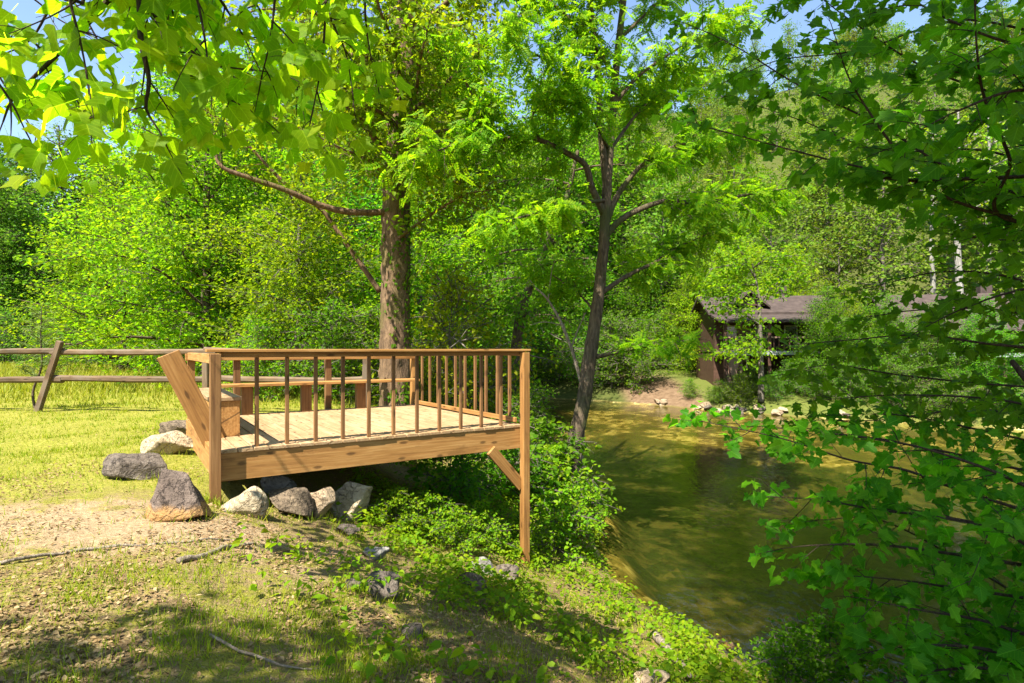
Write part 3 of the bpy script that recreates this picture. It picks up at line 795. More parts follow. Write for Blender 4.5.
t = Tree(101)
tp = [(568, 520, 12), (572, 458, 12), (583, 405, 12), (591, 350, 12), (598, 300, 12), (603, 250, 12), (606, 205, 12), (609, 160, 12), (613, 110, 12), (617, 60, 12), (623, 5, 12), (630, -70, 12), (636, -150, 12.2), (640, -230, 12.2)]
tr_ = [.225, .18, .155, .135, .125, .118, .105, .088, .085, .075, .065, .05, .035, .02]
q, u = resample(np.array([P(*p) for p in tp]), .07); tube(t.wood, q, np.interp(u, range(len(tr_)), tr_), 22, .2, 5)
TR = [
 ([(607, 190, 12), (601, 130, 11.9), (597, 60, 11.7), (590, 0, 11.5), (584, -80, 11.4), (580, -150, 11.4)], .085, .02),
 ([(604, 214, 12), (592, 188, 11.8), (585, 165, 11.6), (565, 152, 11.3), (540, 140, 11), (520, 136, 10.9), (497, 138, 10.7), (480, 108, 10.5), (462, 75, 10.4), (450, 50, 10.3)], .075, .015),
 ([(540, 140, 11), (532, 118, 10.9), (545, 102, 10.8), (572, 104, 11), (592, 118, 11.2)], .03, .01),
 ([(497, 138, 10.7), (470, 140, 10.4), (440, 150, 10.1), (410, 160, 10)], .03, .008),
 ([(607, 220, 12), (618, 195, 12), (640, 167, 12), (665, 150, 12.2), (695, 142, 12.5), (740, 138, 12.8)], .07, .012),
 ([(604, 238, 12), (625, 217, 12), (665, 201, 12), (700, 203, 12.2), (745, 195, 12.5), (790, 188, 12.6)], .075, .012),
 ([(596, 357, 12), (618, 352, 11.7), (650, 346, 11.4), (690, 340, 11)], .05, .012),
 ([(600, 294, 12), (625, 277, 12.2), (655, 262, 12.5), (680, 246, 13), (715, 232, 13.2)], .055, .012),
 ([(612, 108, 12), (640, 75, 12), (690, 42, 12), (745, 20, 12)], .045, .01),
 ([(615, 75, 12), (590, 42, 11.8), (560, 10, 11.6), (520, -20, 11.4), (480, -40, 11.2)], .05, .01),
 ([(619, 40, 12), (650, 10, 12.3), (695, -30, 12.5)], .04, .01),
 ([(598, 320, 12), (585, 300, 12.3), (560, 280, 12.6), (530, 262, 13)], .03, .01),
 ([(610, 150, 12), (640, 110, 13), (665, 85, 14), (700, 70, 14.5)], .04, .01),
 ([(606, 200, 12), (570, 205, 11), (530, 215, 10.4), (490, 225, 10)], .04, .01),
 ([(610, 150, 12), (580, 95, 11), (545, 60, 10.2), (500, 40, 9.6)], .04, .01),
 ([(622, 10, 12), (600, -60, 12), (560, -120, 12)], .04, .01), ([(626, -30, 12), (680, -90, 12), (730, -130, 12)], .04, .01),
 ([(630, -70, 12), (620, -150, 11), (600, -220, 10.6)], .03, .01),
]
for k, (pts, a, b) in enumerate(TR):
    q = px_limb(t, pts, a, b, n=8, bark=.15, step=.1)
    ln = np.linalg.norm(np.diff(q, axis=0), axis=1).sum()
    t.side(q, int(ln * (9 if k not in (6,) else 4)), .4, 1.1, .3, .5, .18, .009, .1, .075, .10, 3, 2)
rt = thing('locust_tree', 'slender leaning tree with forked limbs at the river edge right of the deck', 'tree', P(568, 520, 12))
finish(t, rt, M['bark'], PINN, .26, M['locust'], droop=.25)

# dead forked sapling leaning against it
t = Tree(102)
for pts, a, b in (([(581, 470, 12.6), (583, 400, 12.4), (575, 360, 12.3), (562, 325, 12.2), (548, 300, 12.2), (536, 288, 12.2)], .05, .02),
                  ([(571, 348, 12.3), (580, 325, 12.4), (586, 312, 12.4)], .02, .008), ([(548, 300, 12.2), (552, 270, 12.2), (556, 258, 12.2)], .014, .006), ([(562, 325, 12.2), (545, 322, 12), (530, 325, 12)], .012, .005)):
    px_limb(t, pts, a, b, n=7, bark=.12, step=.08)
q = px_limb(t, [(536, 288, 12.2), (530, 280, 12.2)], .01, .005)
o = thing('dead_sapling', 'bare forked grey stem in front of the far river, left of the slender tree', 'sapling', P(581, 470, 12.6))
w = t.wood.build('trunk', M['deadwood'], o); w.location = [-c for c in o.location]

# ------------- big trunk behind the deck
t = Tree(103)
bp = [(396, 432, 12.4), (395, 400, 12.4), (395, 350, 12.4), (396, 270, 12.4), (397, 200, 12.4), (401, 130, 12.4), (404, 60, 12.4), (409, 0, 12.4), (413, -80, 12.4), (416, -200, 12.4), (416, -300, 12.4)]
br_ = [.43, .35, .315, .30, .285, .26, .25, .22, .18, .11, .04]
q, u = resample(np.array([P(*p) for p in bp]), .08); tube(t.wood, q, np.interp(u, range(len(br_)), br_), 30, .22, 9)
trunkq = q; trunkr = np.interp(u, range(len(br_)), br_)
BB = [
 ([(390, 212, 12.3), (350, 212, 12), (320, 205, 11.7), (285, 190, 11.3), (250, 178, 11), (222, 167, 10.8), (215, 150, 10.8), (213, 130, 10.8)], .075, .02, 0),
 ([(380, 292, 12.7), (345, 242, 12.5), (320, 208, 12.3), (290, 188, 12), (262, 160, 11.8), (232, 128, 11.6), (205, 110, 11.4)], .06, .015, 5),
 ([(398, 170, 12.3), (360, 120, 11.6), (320, 80, 11), (270, 50, 10.5)], .08, .015, 7),
 ([(402, 120, 12.3), (445, 85, 11.6), (480, 50, 11), (505, 20, 10.6)], .08, .015, 7),
 ([(400, 160, 12.2), (430, 135, 11.4), (465, 125, 10.8), (490, 105, 10.4)], .05, .012, 7),
 ([(404, 60, 12.3), (350, 20, 11.5), (290, -20, 11), (240, -40, 10.6)], .08, .015, 7),
 ([(406, 40, 12.3), (450, 0, 11.5), (500, -40, 11)], .08, .015, 7),
 ([(396, 240, 12.2), (430, 215, 11.6), (465, 195, 11.2), (490, 190, 11)], .04, .01, 8),
 ([(396, 190, 12.1), (370, 160, 11.2), (345, 150, 10.6), (315, 135, 10.2)], .05, .01, 7),
 ([(402, 90, 12.1), (395, 50, 11), (380, 10, 10.2), (370, -30, 9.8)], .05, .01, 8),
 ([(408, 0, 12.4), (370, -60, 11.8), (320, -100, 11.4)], .07, .015, 6), ([(411, -50, 12.4), (460, -110, 12), (510, -150, 11.6)], .07, .015, 6),
 ([(400, 140, 12.6), (360, 90, 13.4), (300, 60, 14.4)], .06, .015, 6), ([(402, 110, 12.6), (440, 60, 13.4), (470, 10, 14.4)], .06, .015, 6),
 ([(402, 110, 12.2), (415, 95, 11.2), (420, 60, 10.4), (430, 20, 10)], .05, .01, 9), ([(400, 130, 12.2), (385, 115, 11.2), (360, 100, 10.6), (340, 70, 10.2)], .05, .01, 9),
 ([(406, 30, 12.2), (400, -10, 11.2), (390, -40, 10.4)], .05, .01, 9), ([(402, 100, 12.2), (370, 60, 11), (330, 20, 10.2), (290, 10, 9.8)], .05, .01, 8),
 ([(398, 160, 12.2), (420, 165, 11.3), (445, 170, 10.8)], .03, .01, 9), ([(403, 70, 12.3), (340, 50, 12.6), (280, 10, 12.8), (220, 20, 13)], .06, .01, 7),
 ([(397, 190, 12.7), (340, 150, 13.4), (280, 120, 13.8), (240, 110, 14)], .06, .01, 7), ([(403, 80, 12.5), (450, 30, 12.8), (490, -10, 13)], .05, .01, 7),
]
for pts, a, b, dens in BB:
    q = px_limb(t, pts, a, b, n=9, bark=.18, step=.1)
    ln = np.linalg.norm(np.diff(q, axis=0), axis=1).sum()
    if dens: t.side(q, int(ln * dens * 1.7), .45, 1.1, .15, .55, .2, .009, .1, .06, .13, 3, 2)
    else: t.side(q, 6, .3, .7, .6, .6, 0, .012, .2, .4, .1, 4)
bt = thing('tulip_tree', 'massive furrowed trunk behind the deck with ivy and a bare left limb', 'tree', P(396, 430, 12.4))
finish(t, bt, M['bark_big'], OVATE, .12, M['bright'], droop=.3)
# ivy on it
ti = Tree(104); acc = Acc(); n = 1300
zi = ti.r.uniform(.1, 1, n) ** 1.3; idx = (zi * (len(trunkq) * .42)).astype(int)
az = ti.r.normal(-.3, .9, n); vv = np.column_stack((np.cos(az), np.sin(az), np.zeros(n)))
m = vnoise(az * 2 + 10, zi * 9, 3) > .42
pos = trunkq[idx] + vv * (trunkr[idx] + .03)[:, None]
leaves(acc, OVATE, pos[m], ti.r.normal(size=(m.sum(), 3)) * .5 + np.array((0, 0, -1)), vv[m] + ti.r.normal(size=(m.sum(), 3)) * .3, ti.r.uniform(.06, .11, m.sum()))
iv = acc.build('ivy', M['mid'], bt, smooth=False); iv.location = [-c for c in bt.location]

# ------------- leaning dark tree in the middle
t = Tree(105)
q, u = resample(np.array([P(*p) for p in [(510, 420, 16), (516, 350, 16), (522, 310, 16), (536, 270, 16), (552, 235, 16), (566, 200, 16), (578, 150, 16)]]), .1)
tube(t.wood, q, np.interp(u, [0, u[-1]], [.17, .05]), 12, .15, 4)
for k in range(16):
    f = rng.uniform(.3, 1); i0 = int(f * (len(q) - 1)); az = k * 2.4
    v = np.array((math.cos(az), math.sin(az), .25)); s = np.linspace(0, 1, 6)[:, None]; ln = rng.uniform(1.6, 3.2)
    c = q[i0] + v * s * ln - np.array((0, 0, .3)) * s ** 2 * ln
    tube(t.wood, c, np.linspace(.04, .01, 6), 5, cap=False); t.side(c, 16, .5, 1.2, .15, .4, .15, .008, .05, .085, .12, 3, 2)
o = thing('leaning_tree', 'dark thin trunk leaning right between the big trunk and the river, with drooping dark leaves', 'tree', P(510, 420, 16))
finish(t, o, M['bark'], OVATE, .12, M['mid'], droop=.3)

# ------------- overhanging tulip poplar: its trunk stands behind the camera
t = Tree(106)
TX, TY = -1.2, -3.4
q, u = resample(np.array([(TX, TY, h1(TX, TY) - .2), (TX + .05, TY, 2), (TX + .1, TY + .1, 5), (TX + .2, TY + .2, 8.5), (TX + .3, TY + .2, 12), (TX + .4, TY + .6, 17), (TX + .6, TY + 1.2, 25)]), .15)
tube(t.wood, q, np.interp(u, [0, .3, u[-1]], [.46, .38, .05]), 20, .2, 3)
def overhang(mid, pts, r0, r1, count, lmin=.25, lmax=.6, step=.058, spread=.06, sub=2, droop=.25):
    P3 = [np.array(m) for m in mid] + [P(*p) for p in pts]
    q = t.limb(np.array(P3), r0, r1, n=8, bark=.12, step=.05)
    k = int(len(q) * .0)
    if count: t.side(q, int(count * 1.5), lmin, lmax, .35, .6, droop, .0045, .0, step, spread, 4, sub)
    return q
lim = [(TX, TY, 4.0), (-1.6, -1.2, 4.6), (-1.9, .8, 4.5)]
overhang(lim, [(120, -60, 2.8), (138, -10, 2.7), (141, 40, 2.6), (149, 80, 2.6), (146, 108, 2.6), (160, 132, 2.6)], .026, .004, 18, .2, .5)
overhang(lim[1:], [(150, -50, 2.9), (108, 0, 2.9), (72, 40, 2.9), (36, 75, 3), (12, 100, 3), (3, 122, 3)], .02, .004, 13, .2, .5)
overhang(lim[1:], [(-60, -30, 3.1), (0, 20, 3.1), (40, 48, 3.1), (72, 94, 3.1)], .018, .003, 11, .2, .5)
overhang(lim[1:], [(90, -40, 3.3), (55, 0, 3.3), (30, 40, 3.4), (-5, 58, 3.4)], .015, .003, 9, .2, .45)
overhang(lim[1:], [(138, -20, 2.9), (150, 8, 2.9), (180, 40, 2.9), (215, 64, 3), (270, 72, 3)], .014, .003, 14, .2, .5)
overhang(lim[1:], [(160, -20, 3.0), (148, 35, 3.0), (190, 75, 3.1), (222, 95, 3.1), (250, 110, 3.1)], .012, .003, 11, .2, .5)
overhang(lim[1:] + [(-1.3, 1.8, 3.9)], [(325, -30, 2.8), (326, 0, 2.8), (322, 60, 2.8), (313, 110, 2.8)], .014, .003, 12, .2, .45)
overhang(lim[1:] + [(-1.2, 1.8, 3.9)], [(325, -40, 3), (328, 10, 3), (345, 50, 3.1), (352, 88, 3.1)], .012, .003, 10, .2, .4)
overhang(lim[1:] + [(-1.5, 1.6, 4.2)], [(230, -50, 3.3), (260, 10, 3.4), (290, 50, 3.5), (300, 90, 3.5)], .012, .003, 12, .2, .5)
overhang(lim[1:], [(20, -60, 3.3), (80, 10, 3.5), (110, 70, 3.6), (118, 120, 3.6)], .012, .003, 12, .2, .5)
overhang(lim[1:], [(200, -60, 3.1), (215, -10, 3.2), (240, 30, 3.3), (255, 60, 3.4)], .012, .003, 10, .2, .5)
overhang(lim[1:], [(-40, 0, 3.6), (-10, 60, 3.7), (20, 110, 3.8), (40, 140, 3.8)], .012, .003, 10, .2, .45)
overhang(lim[1:], [(-80, -60, 3.6), (20, -10, 3.7), (60, 20, 3.8), (100, 40, 3.8)], .012, .003, 12, .2, .5)
overhang(lim[1:], [(-60, 20, 2.7), (-20, 60, 2.7), (10, 100, 2.7), (25, 130, 2.7)], .012, .003, 10, .2, .45)
overhang(lim[1:], [(60, -60, 2.5), (70, 0, 2.5), (80, 40, 2.5), (88, 80, 2.5)], .012, .003, 11, .2, .45)
overhang(lim[1:], [(180, -60, 2.6), (195, -10, 2.6), (205, 40, 2.6), (208, 70, 2.6)], .012, .003, 11, .2, .45)
overhang(lim[1:] + [(-1.2, 1.8, 3.9)], [(370, -60, 3), (365, 0, 3), (368, 40, 3.1), (375, 75, 3.1)], .012, .003, 9, .2, .4)
overhang(lim[1:] + [(-1.4, 1.7, 4.0)], [(270, -60, 2.7), (275, -10, 2.7), (270, 40, 2.7), (262, 75, 2.8)], .012, .003, 11, .2, .45)
# the rest of its crown, overhead and behind
for k in range(26):
    f = k / 26; z = 6.5 + 9 * f; az = k * 2.4 + .3
    ln = rng.uniform(2.5, 4.6) * (1 - .5 * f); el = R(10 + 35 * f)
    ctr = np.array((TX + .2, TY + .2, z)); v = np.array((math.cos(az) * math.cos(el), math.sin(az) * math.cos(el), math.sin(el)))
    if v[0] < -.2 and v[1] > -.5: ln *= .45
    s = np.linspace(0, 1, 8)[:, None]; c = ctr + v * s * ln - np.array((0, 0, .2)) * s ** 2 * ln
    tube(t.wood, c, np.linspace(.07, .012, 8), 6, cap=False); t.side(c, 11, .7, 1.4, .2, .5, .15, .012, .1, .13, .16, 3, 2)
for (x1, y1, z1, nn) in ((-3.5, -.9, 5.4, 12), (-.4, .6, 5.6, 10), (-3.2, .35, 5.1, 16), (-2.5, .5, 4.9, 16), (-3.7, -.4, 5.6, 14), (-3.0, -.5, 5.2, 14), (-2.9, .1, 5.6, 14), (-4.2, -.5, 5.0, 14), (-3.6, -.1, 4.7, 14), (-3.3, -1.3, 6.0, 12), (-4.6, -1.2, 6.2, 12)):  # unseen boughs added to shade the foreground
    a = np.array((TX, TY, z1 - 1.5)); b = np.array((x1, y1, z1)); s = np.linspace(0, 1, 10)[:, None]
    c = a + (b - a) * s + np.array((0, 0, .5)) * np.sin(s * math.pi)
    tube(t.wood, c, np.linspace(.06, .01, 10), 6, cap=False); t.side(c, int(nn * 1.8), .5, 1.0, .5, .5, .15, .01, .1, .12, .12, 3, 2)
for k in range(34):  # upper crown out of view, extended to shade the river
    f = k / 34; z = 11.5 + 11.5 * f; az = k * 2.4 + 1
    ln = rng.uniform(3.5, 5.6) * (1 - .45 * f); el = R(5 + 30 * f)
    v = np.array((math.cos(az) * math.cos(el), math.sin(az) * math.cos(el), math.sin(el))) ; ctr = np.array((TX + .4, TY + .6, z))
    if v[1] > 0: ln *= 1.35
    if v[0] < -.3: ln *= .75
    s = np.linspace(0, 1, 9)[:, None]; c = ctr + v * s * ln - np.array((0, 0, .15)) * s ** 2 * ln
    tube(t.wood, c, np.linspace(.09, .012, 9), 6, cap=False); t.side(c, 17, .8, 1.7, .2, .5, .15, .012, .1, .055, .2, 3, 3)
# long unseen boughs over the river side, added to shade river and right bank
for (x1, y1, z1, nn) in ((.5, .3, 7, 12), (3.2, .5, 8.2, 12), (1.6, 1.0, 7.6, 12), (2.0, 2.0, 9.2, 12), (-2.5, 4.5, 15, 16), (-1.0, 5.8, 15.5, 16), (-3.2, 1.5, 16, 14), (.5, 6.2, 14.5, 14), (-1.5, 2.0, 14, 14), (.0, 3.0, 15, 14), (1.5, 4.0, 15, 14), (-.5, 1.0, 18, 14), (3.2, 2.2, 11, 14), (4.6, -.6, 9.5, 14), (1.2, 4.0, 12.5, 12), (5.5, 1.6, 12.5, 14), (2.2, .2, 8.5, 12)):
    a = np.array((TX + .2, TY + .2, z1 - 3)); b = np.array((x1, y1, z1)); s = np.linspace(0, 1, 12)[:, None]
    c = a + (b - a) * s + np.array((0, 0, 1.0)) * np.sin(s * math.pi)
    tube(t.wood, c, np.linspace(.11, .015, 12), 6, cap=False); t.side(c, nn * 2, .9, 1.9, .25, .5, .15, .012, .1, .06, .2, 3, 3)
def open_sky(p):
    """gaps in the crown that let the sun down to the low boughs and to the bank"""
    kx, ky = .54 / math.tan(R(55)), .842 / math.tan(R(55))
    h = p[:, 2] - 2.9; x, y = p[:, 0] + h * kx, p[:, 1] + h * ky
    a = (h > .9) & (x > -3.8) & (x < -.1) & (y > 2.1) & (y < 4.4)
    h = p[:, 2] + 1.2; x, y = p[:, 0] + h * kx, p[:, 1] + h * ky
    b = (p[:, 2] > 4.2) & (x > -.7) & (x < 1.9) & (y > 5.0) & (y < 9.2)
    h = p[:, 2]; x, y = p[:, 0] + h * kx, p[:, 1] + h * ky
    c = (p[:, 2] > 3.1) & (x > -3.6) & (x < -1.1) & (y > 4.7) & (y < 6.6)
    h = p[:, 2] - 2.5; x, y = p[:, 0] + h * kx, p[:, 1] + h * ky
    d = (p[:, 2] > 4.2) & (x > .8) & (x < 4.6) & (y > 3.5) & (y < 6.6) & (np.random.default_rng(8).random(len(p)) < .35)
    return ~(a | b | c | d)
o = thing('overhanging_tulip_tree', 'sunlit yellow green tulip tree branches with big notched leaves hanging in at the upper left', 'tree', (TX, TY, h1(TX, TY)))
finish(t, o, M['twig'], TULIP, .112, M['tulip'], nz=.7, jit=.55, droop=.45, toward=(0, -.35, 0), keep=open_sky)

# ------------- maples on the right, their stems just outside the frame
def rmaple(seed, root_xy, stem, limbs, label, size, name='maple_tree', dens=1.0, leafstep=.06, spread=.05):
    t = Tree(seed)
    rz = h1(*root_xy); pts = [(root_xy[0], root_xy[1], rz - .15)] + stem
    q, u = resample(np.array(pts, float), .12); tube(t.wood, q, np.interp(u, [0, u[-1]], [.10, .02]), 10, .12, seed)
    for L_ in limbs:
        pp = np.array([P(*p) for p in L_])
        i0 = np.argmin(np.linalg.norm(q - pp[0], axis=1) + np.maximum(0, q[:, 2] - pp[0][2]) * .5)
        pts = np.vstack((q[i0], pp)) if np.linalg.norm(q[i0] - pp[0]) > .1 else pp
        lq = t.limb(pts, .017, .003, n=7, bark=.1, step=.06)
        ln = np.linalg.norm(np.diff(lq, axis=0), axis=1).sum()
        t.side(lq, int(ln * 7 * dens), .25, .62, .18, .45, .12, .0042, .04, leafstep, spread, 4, 2)
    o = thing(name, label, 'tree', (root_xy[0], root_xy[1], rz))
    finish(t, o, M['twig'], MAPLE, size, M['maple'], nz=.8, jit=.4, droop=.3, toward=(0, -.3, 0))
    return o
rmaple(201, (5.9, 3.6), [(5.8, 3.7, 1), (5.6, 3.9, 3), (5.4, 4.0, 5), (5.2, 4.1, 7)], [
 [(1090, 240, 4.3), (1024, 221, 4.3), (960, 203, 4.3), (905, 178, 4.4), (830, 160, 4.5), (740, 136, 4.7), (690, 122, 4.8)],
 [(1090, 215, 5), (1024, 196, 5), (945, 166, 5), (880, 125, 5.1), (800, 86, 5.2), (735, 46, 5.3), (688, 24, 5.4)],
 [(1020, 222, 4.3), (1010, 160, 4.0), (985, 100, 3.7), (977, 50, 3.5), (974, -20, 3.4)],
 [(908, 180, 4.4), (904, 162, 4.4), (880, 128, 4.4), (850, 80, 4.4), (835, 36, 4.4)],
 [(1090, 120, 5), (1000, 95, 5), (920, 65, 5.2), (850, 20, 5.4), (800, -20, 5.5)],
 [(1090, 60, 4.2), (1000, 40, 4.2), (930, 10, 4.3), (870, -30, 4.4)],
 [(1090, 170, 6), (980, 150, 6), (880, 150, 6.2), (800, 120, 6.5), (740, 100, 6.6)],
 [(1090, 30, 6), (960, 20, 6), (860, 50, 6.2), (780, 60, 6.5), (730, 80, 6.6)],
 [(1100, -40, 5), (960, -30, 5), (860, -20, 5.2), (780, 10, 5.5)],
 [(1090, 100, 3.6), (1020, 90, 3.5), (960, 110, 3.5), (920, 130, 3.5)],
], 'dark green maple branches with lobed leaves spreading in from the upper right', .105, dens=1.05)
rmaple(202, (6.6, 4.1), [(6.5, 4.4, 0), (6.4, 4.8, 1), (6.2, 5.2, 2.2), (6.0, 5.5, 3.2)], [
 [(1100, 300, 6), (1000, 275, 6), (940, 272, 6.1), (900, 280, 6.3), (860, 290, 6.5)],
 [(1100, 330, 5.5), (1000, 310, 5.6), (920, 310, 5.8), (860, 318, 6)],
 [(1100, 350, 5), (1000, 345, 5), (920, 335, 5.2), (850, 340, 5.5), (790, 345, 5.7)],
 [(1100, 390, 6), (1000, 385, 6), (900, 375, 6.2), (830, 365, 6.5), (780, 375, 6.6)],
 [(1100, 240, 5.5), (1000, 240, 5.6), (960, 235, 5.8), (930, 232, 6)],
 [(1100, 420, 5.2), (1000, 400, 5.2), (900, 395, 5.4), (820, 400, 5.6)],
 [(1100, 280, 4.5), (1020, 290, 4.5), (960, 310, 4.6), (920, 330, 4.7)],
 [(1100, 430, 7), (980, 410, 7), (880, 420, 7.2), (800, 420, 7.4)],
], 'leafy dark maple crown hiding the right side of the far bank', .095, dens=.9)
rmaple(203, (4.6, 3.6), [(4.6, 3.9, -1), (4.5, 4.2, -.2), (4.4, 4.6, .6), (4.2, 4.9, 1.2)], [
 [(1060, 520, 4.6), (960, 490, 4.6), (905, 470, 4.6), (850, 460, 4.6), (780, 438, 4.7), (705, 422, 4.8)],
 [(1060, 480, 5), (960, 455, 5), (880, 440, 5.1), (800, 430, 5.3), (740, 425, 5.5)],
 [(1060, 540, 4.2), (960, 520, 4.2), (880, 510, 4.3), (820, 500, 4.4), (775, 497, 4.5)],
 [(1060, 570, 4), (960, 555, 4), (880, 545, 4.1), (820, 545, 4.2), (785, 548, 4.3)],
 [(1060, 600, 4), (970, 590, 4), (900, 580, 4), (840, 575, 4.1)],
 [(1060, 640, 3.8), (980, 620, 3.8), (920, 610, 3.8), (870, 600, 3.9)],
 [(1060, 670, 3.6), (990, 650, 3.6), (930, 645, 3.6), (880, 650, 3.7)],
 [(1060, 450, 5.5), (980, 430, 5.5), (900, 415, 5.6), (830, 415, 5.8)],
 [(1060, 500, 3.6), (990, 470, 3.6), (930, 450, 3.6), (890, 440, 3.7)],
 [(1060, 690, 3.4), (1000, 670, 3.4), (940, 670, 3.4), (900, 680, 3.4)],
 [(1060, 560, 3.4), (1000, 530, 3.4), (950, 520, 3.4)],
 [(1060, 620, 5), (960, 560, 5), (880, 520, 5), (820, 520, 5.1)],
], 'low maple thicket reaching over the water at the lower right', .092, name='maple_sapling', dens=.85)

# ------------- templates, each one placed as the first of its kind
tA = gen_tree(11, 10.5, .5, 4.6, 54, 30, .165, .085, M['bark'], M['bright'], 'broadleaf_tree', 'x', trunk_r=.2, spread=.2)
tB = gen_tree(12, 17, 2.6, 4.8, 62, 30, .20, .105, M['bark'], M['mid'], 'tall_tree', 'x', trunk_r=.26, spread=.26)
tC = gen_tree(13, 9.5, .4, 4.2, 52, 30, .165, .085, M['bark_grey'], M['mid'], 'broadleaf_tree', 'x', trunk_r=.18, spread=.22)
tS = gen_tree(14, 2.6, .1, 1.7, 34, 20, .085, .07, M['bark_grey'], M['mid'], 'shrub', 'x', 'shrub', OVATE, .035, .09, .2, .8, 2)
tS2 = gen_tree(15, 1.5, .05, 1.25, 20, 15, .115, .075, M['bark_grey'], M['weed'], 'shrub', 'x', 'shrub', OVATE, .022, .07, .25, .8, 2)
tH = gen_tree(16, 15, 1.5, 5.0, 40, 14, .38, .30, M['bark_grey'], M['hill'], 'forest_tree', 'x', trunk_r=.22, spread=.38)
tH2 = gen_tree(17, 12, .8, 4.8, 38, 14, .36, .28, M['bark_grey'], M['hill'], 'forest_tree', 'x', trunk_r=.2, spread=.36, lean=.08)

used = set()
def put(tpl, x, y, hs, label, mat=None, group=None, ws=None, rz=None, z=None):
    hs_ = hs; sc = (ws or hs, ws or hs, hs)
    zz = h1(x, y) if z is None else z
    rz = rng.uniform(0, 6.28) if rz is None else rz
    if tpl.name not in used:
        used.add(tpl.name); o = tpl
        o.location = (x, y, zz); o.rotation_euler = (0, 0, rz); o.scale = sc; o['label'] = label
        if group: o['group'] = group
    else:
        o = copy_tree(tpl, (x, y, zz), rz, sc, label, group)
    if mat is not None:
        for c in o.children:
            if c.name.startswith('crown'):
                c.material_slots[0].link = 'OBJECT'; c.material_slots[0].material = M[mat]
    return o
def at(px, d): return (px - 512) / F * d
# near side, behind the deck and lawn
put(tA, at(205, 20), 20, .98, 'bright green broad tree behind the fence, its lower boughs reaching the lawn', 'bright')
put(tC, at(300, 17), 17, .75, 'leafy bright tree just behind the deck, left of the massive trunk', 'bright')
put(tA, at(120, 27), 27, 1.0, 'sunlit spreading tree at the left, standing beyond the fence nearest the dark wood', 'bright', ws=1.0)
put(tB, at(250, 27), 27, .95, 'tall tree rising behind the bright broad tree, left of the massive trunk', 'mid')
put(tC, at(350, 22), 22, 1.0, 'mid green tree directly behind the massive trunk', 'mid')
put(tB, at(345, 32), 32, 1.2, 'tallest green tree behind the massive trunk with its top out of frame', 'bright')
put(tS, at(450, 14.2), 14.2, 1.55, 'yellow green bush between the massive trunk and the leaning dark trunk', 'lime', ws=1.25)
put(tC, at(470, 24), 24, 1.05, 'mid green tree behind the yellow green bush', 'mid')
put(tB, at(455, 28), 28, 1.1, 'tall tree between the massive trunk and the slender river tree', 'mid')
put(tC, at(160, 38), 38, 1.2, 'pale tree farther back at the left of the lawn', 'mid')
put(tS, at(330, 14.5), 14.5, .95, 'green bush behind the deck bench, left of the massive trunk', 'mid')
put(tS, at(260, 15), 15, .8, 'low green bush behind the deck at the end of the fence', 'bright')
put(tS, at(372, 15.2), 15.2, 1.0, 'bush close behind the massive trunk', 'bright')
put(tS, at(500, 15.5), 15.5, .95, 'dark bush at the foot of the leaning dark trunk', 'mid')
put(tS, at(525, 12.2), 12.2, .75, 'bush on the bank right behind the deck corner', 'mid')
put(tS, at(415, 13.4), 13.4, .62, 'small bush to the right of the massive trunk', 'bright')
put(tB, at(180, 33), 33, 1.25, 'tall tree at the left rising over the bright broad tree', 'bright')
put(tB, at(290, 38), 38, 1.5, 'very tall tree far behind the bare left limb of the massive trunk', 'mid')
put(tB, at(235, 45), 45, 1.6, 'tall dark green tree far back at the left, over the end of the fence', 'mid')
put(tB, at(420, 34), 34, 1.5, 'very tall tree seen between the massive trunk and the slender tree', 'mid')
put(tC, at(255, 23), 23, 1.15, 'full green tree behind the end of the fence', 'bright')
put(tC, at(420, 19), 19, .8, 'light green tree right behind the massive trunk, on its right side', 'bright')
put(tB, at(395, 25), 25, 1.0, 'tall leafy tree right behind the massive trunk', 'bright')
put(tB, at(545, 47), 47, 1.5, 'tall tree on the far bank seen left of the slender tree', 'mid')
put(tB, at(620, 52), 52, 1.5, 'tall tree on the far bank seen right of the slender tree', 'mid')
# dark wood at the far left
for k, (px, d, s) in enumerate([(-70, 50, 1.15), (-20, 46, 1.0), (25, 52, 1.2), (60, 58, 1.3), (-5, 62, 1.4), (95, 60, 1.3), (130, 66, 1.4), (-60, 62, 1.4), (-130, 52, 1.2), (170, 62, 1.3), (40, 47, .8), (75, 49, .75)]):
    put(tB if k % 2 else tC, at(px, d), d, s * (1.2 if k % 2 else 1.85), 'tree of the dark wood beyond the meadow at the far left', 'dark', 'trees of the dark wood at the far left')
for k in range(9):
    put(tS, at(-40 + 22 * k, 42 + rng.uniform(-2, 2)), 42 + rng.uniform(-2, 2), rng.uniform(1.0, 1.6), 'bush at the edge of the dark wood beyond the meadow', 'dark', 'bushes at the edge of the dark wood')
# hillside wood: across the whole far side
cnt = 0
for d in np.geomspace(46, 150, 15):
    nn = int(15 + d * .05)
    for k in range(nn):
        ang = -52 + 104 * (k + rng.random()) / nn
        x = d * math.tan(R(ang)) * .95; y = d + rng.uniform(-3, 3)
        if abs(ang) > 46: continue
        df = -float(sdist(FAR, np.array([x]), np.array([y]))[0])
        if df < 9: continue
        if 8 < x < 30 and y < 43: continue
        put(tH if rng.random() < .5 else tH2, x, y, rng.uniform(.75, 1.15), 'tree of the sunlit wood covering the hill across the river', None, 'trees of the hillside wood', ws=rng.uniform(.8, 1.15)); cnt += 1
print('hill trees', cnt)
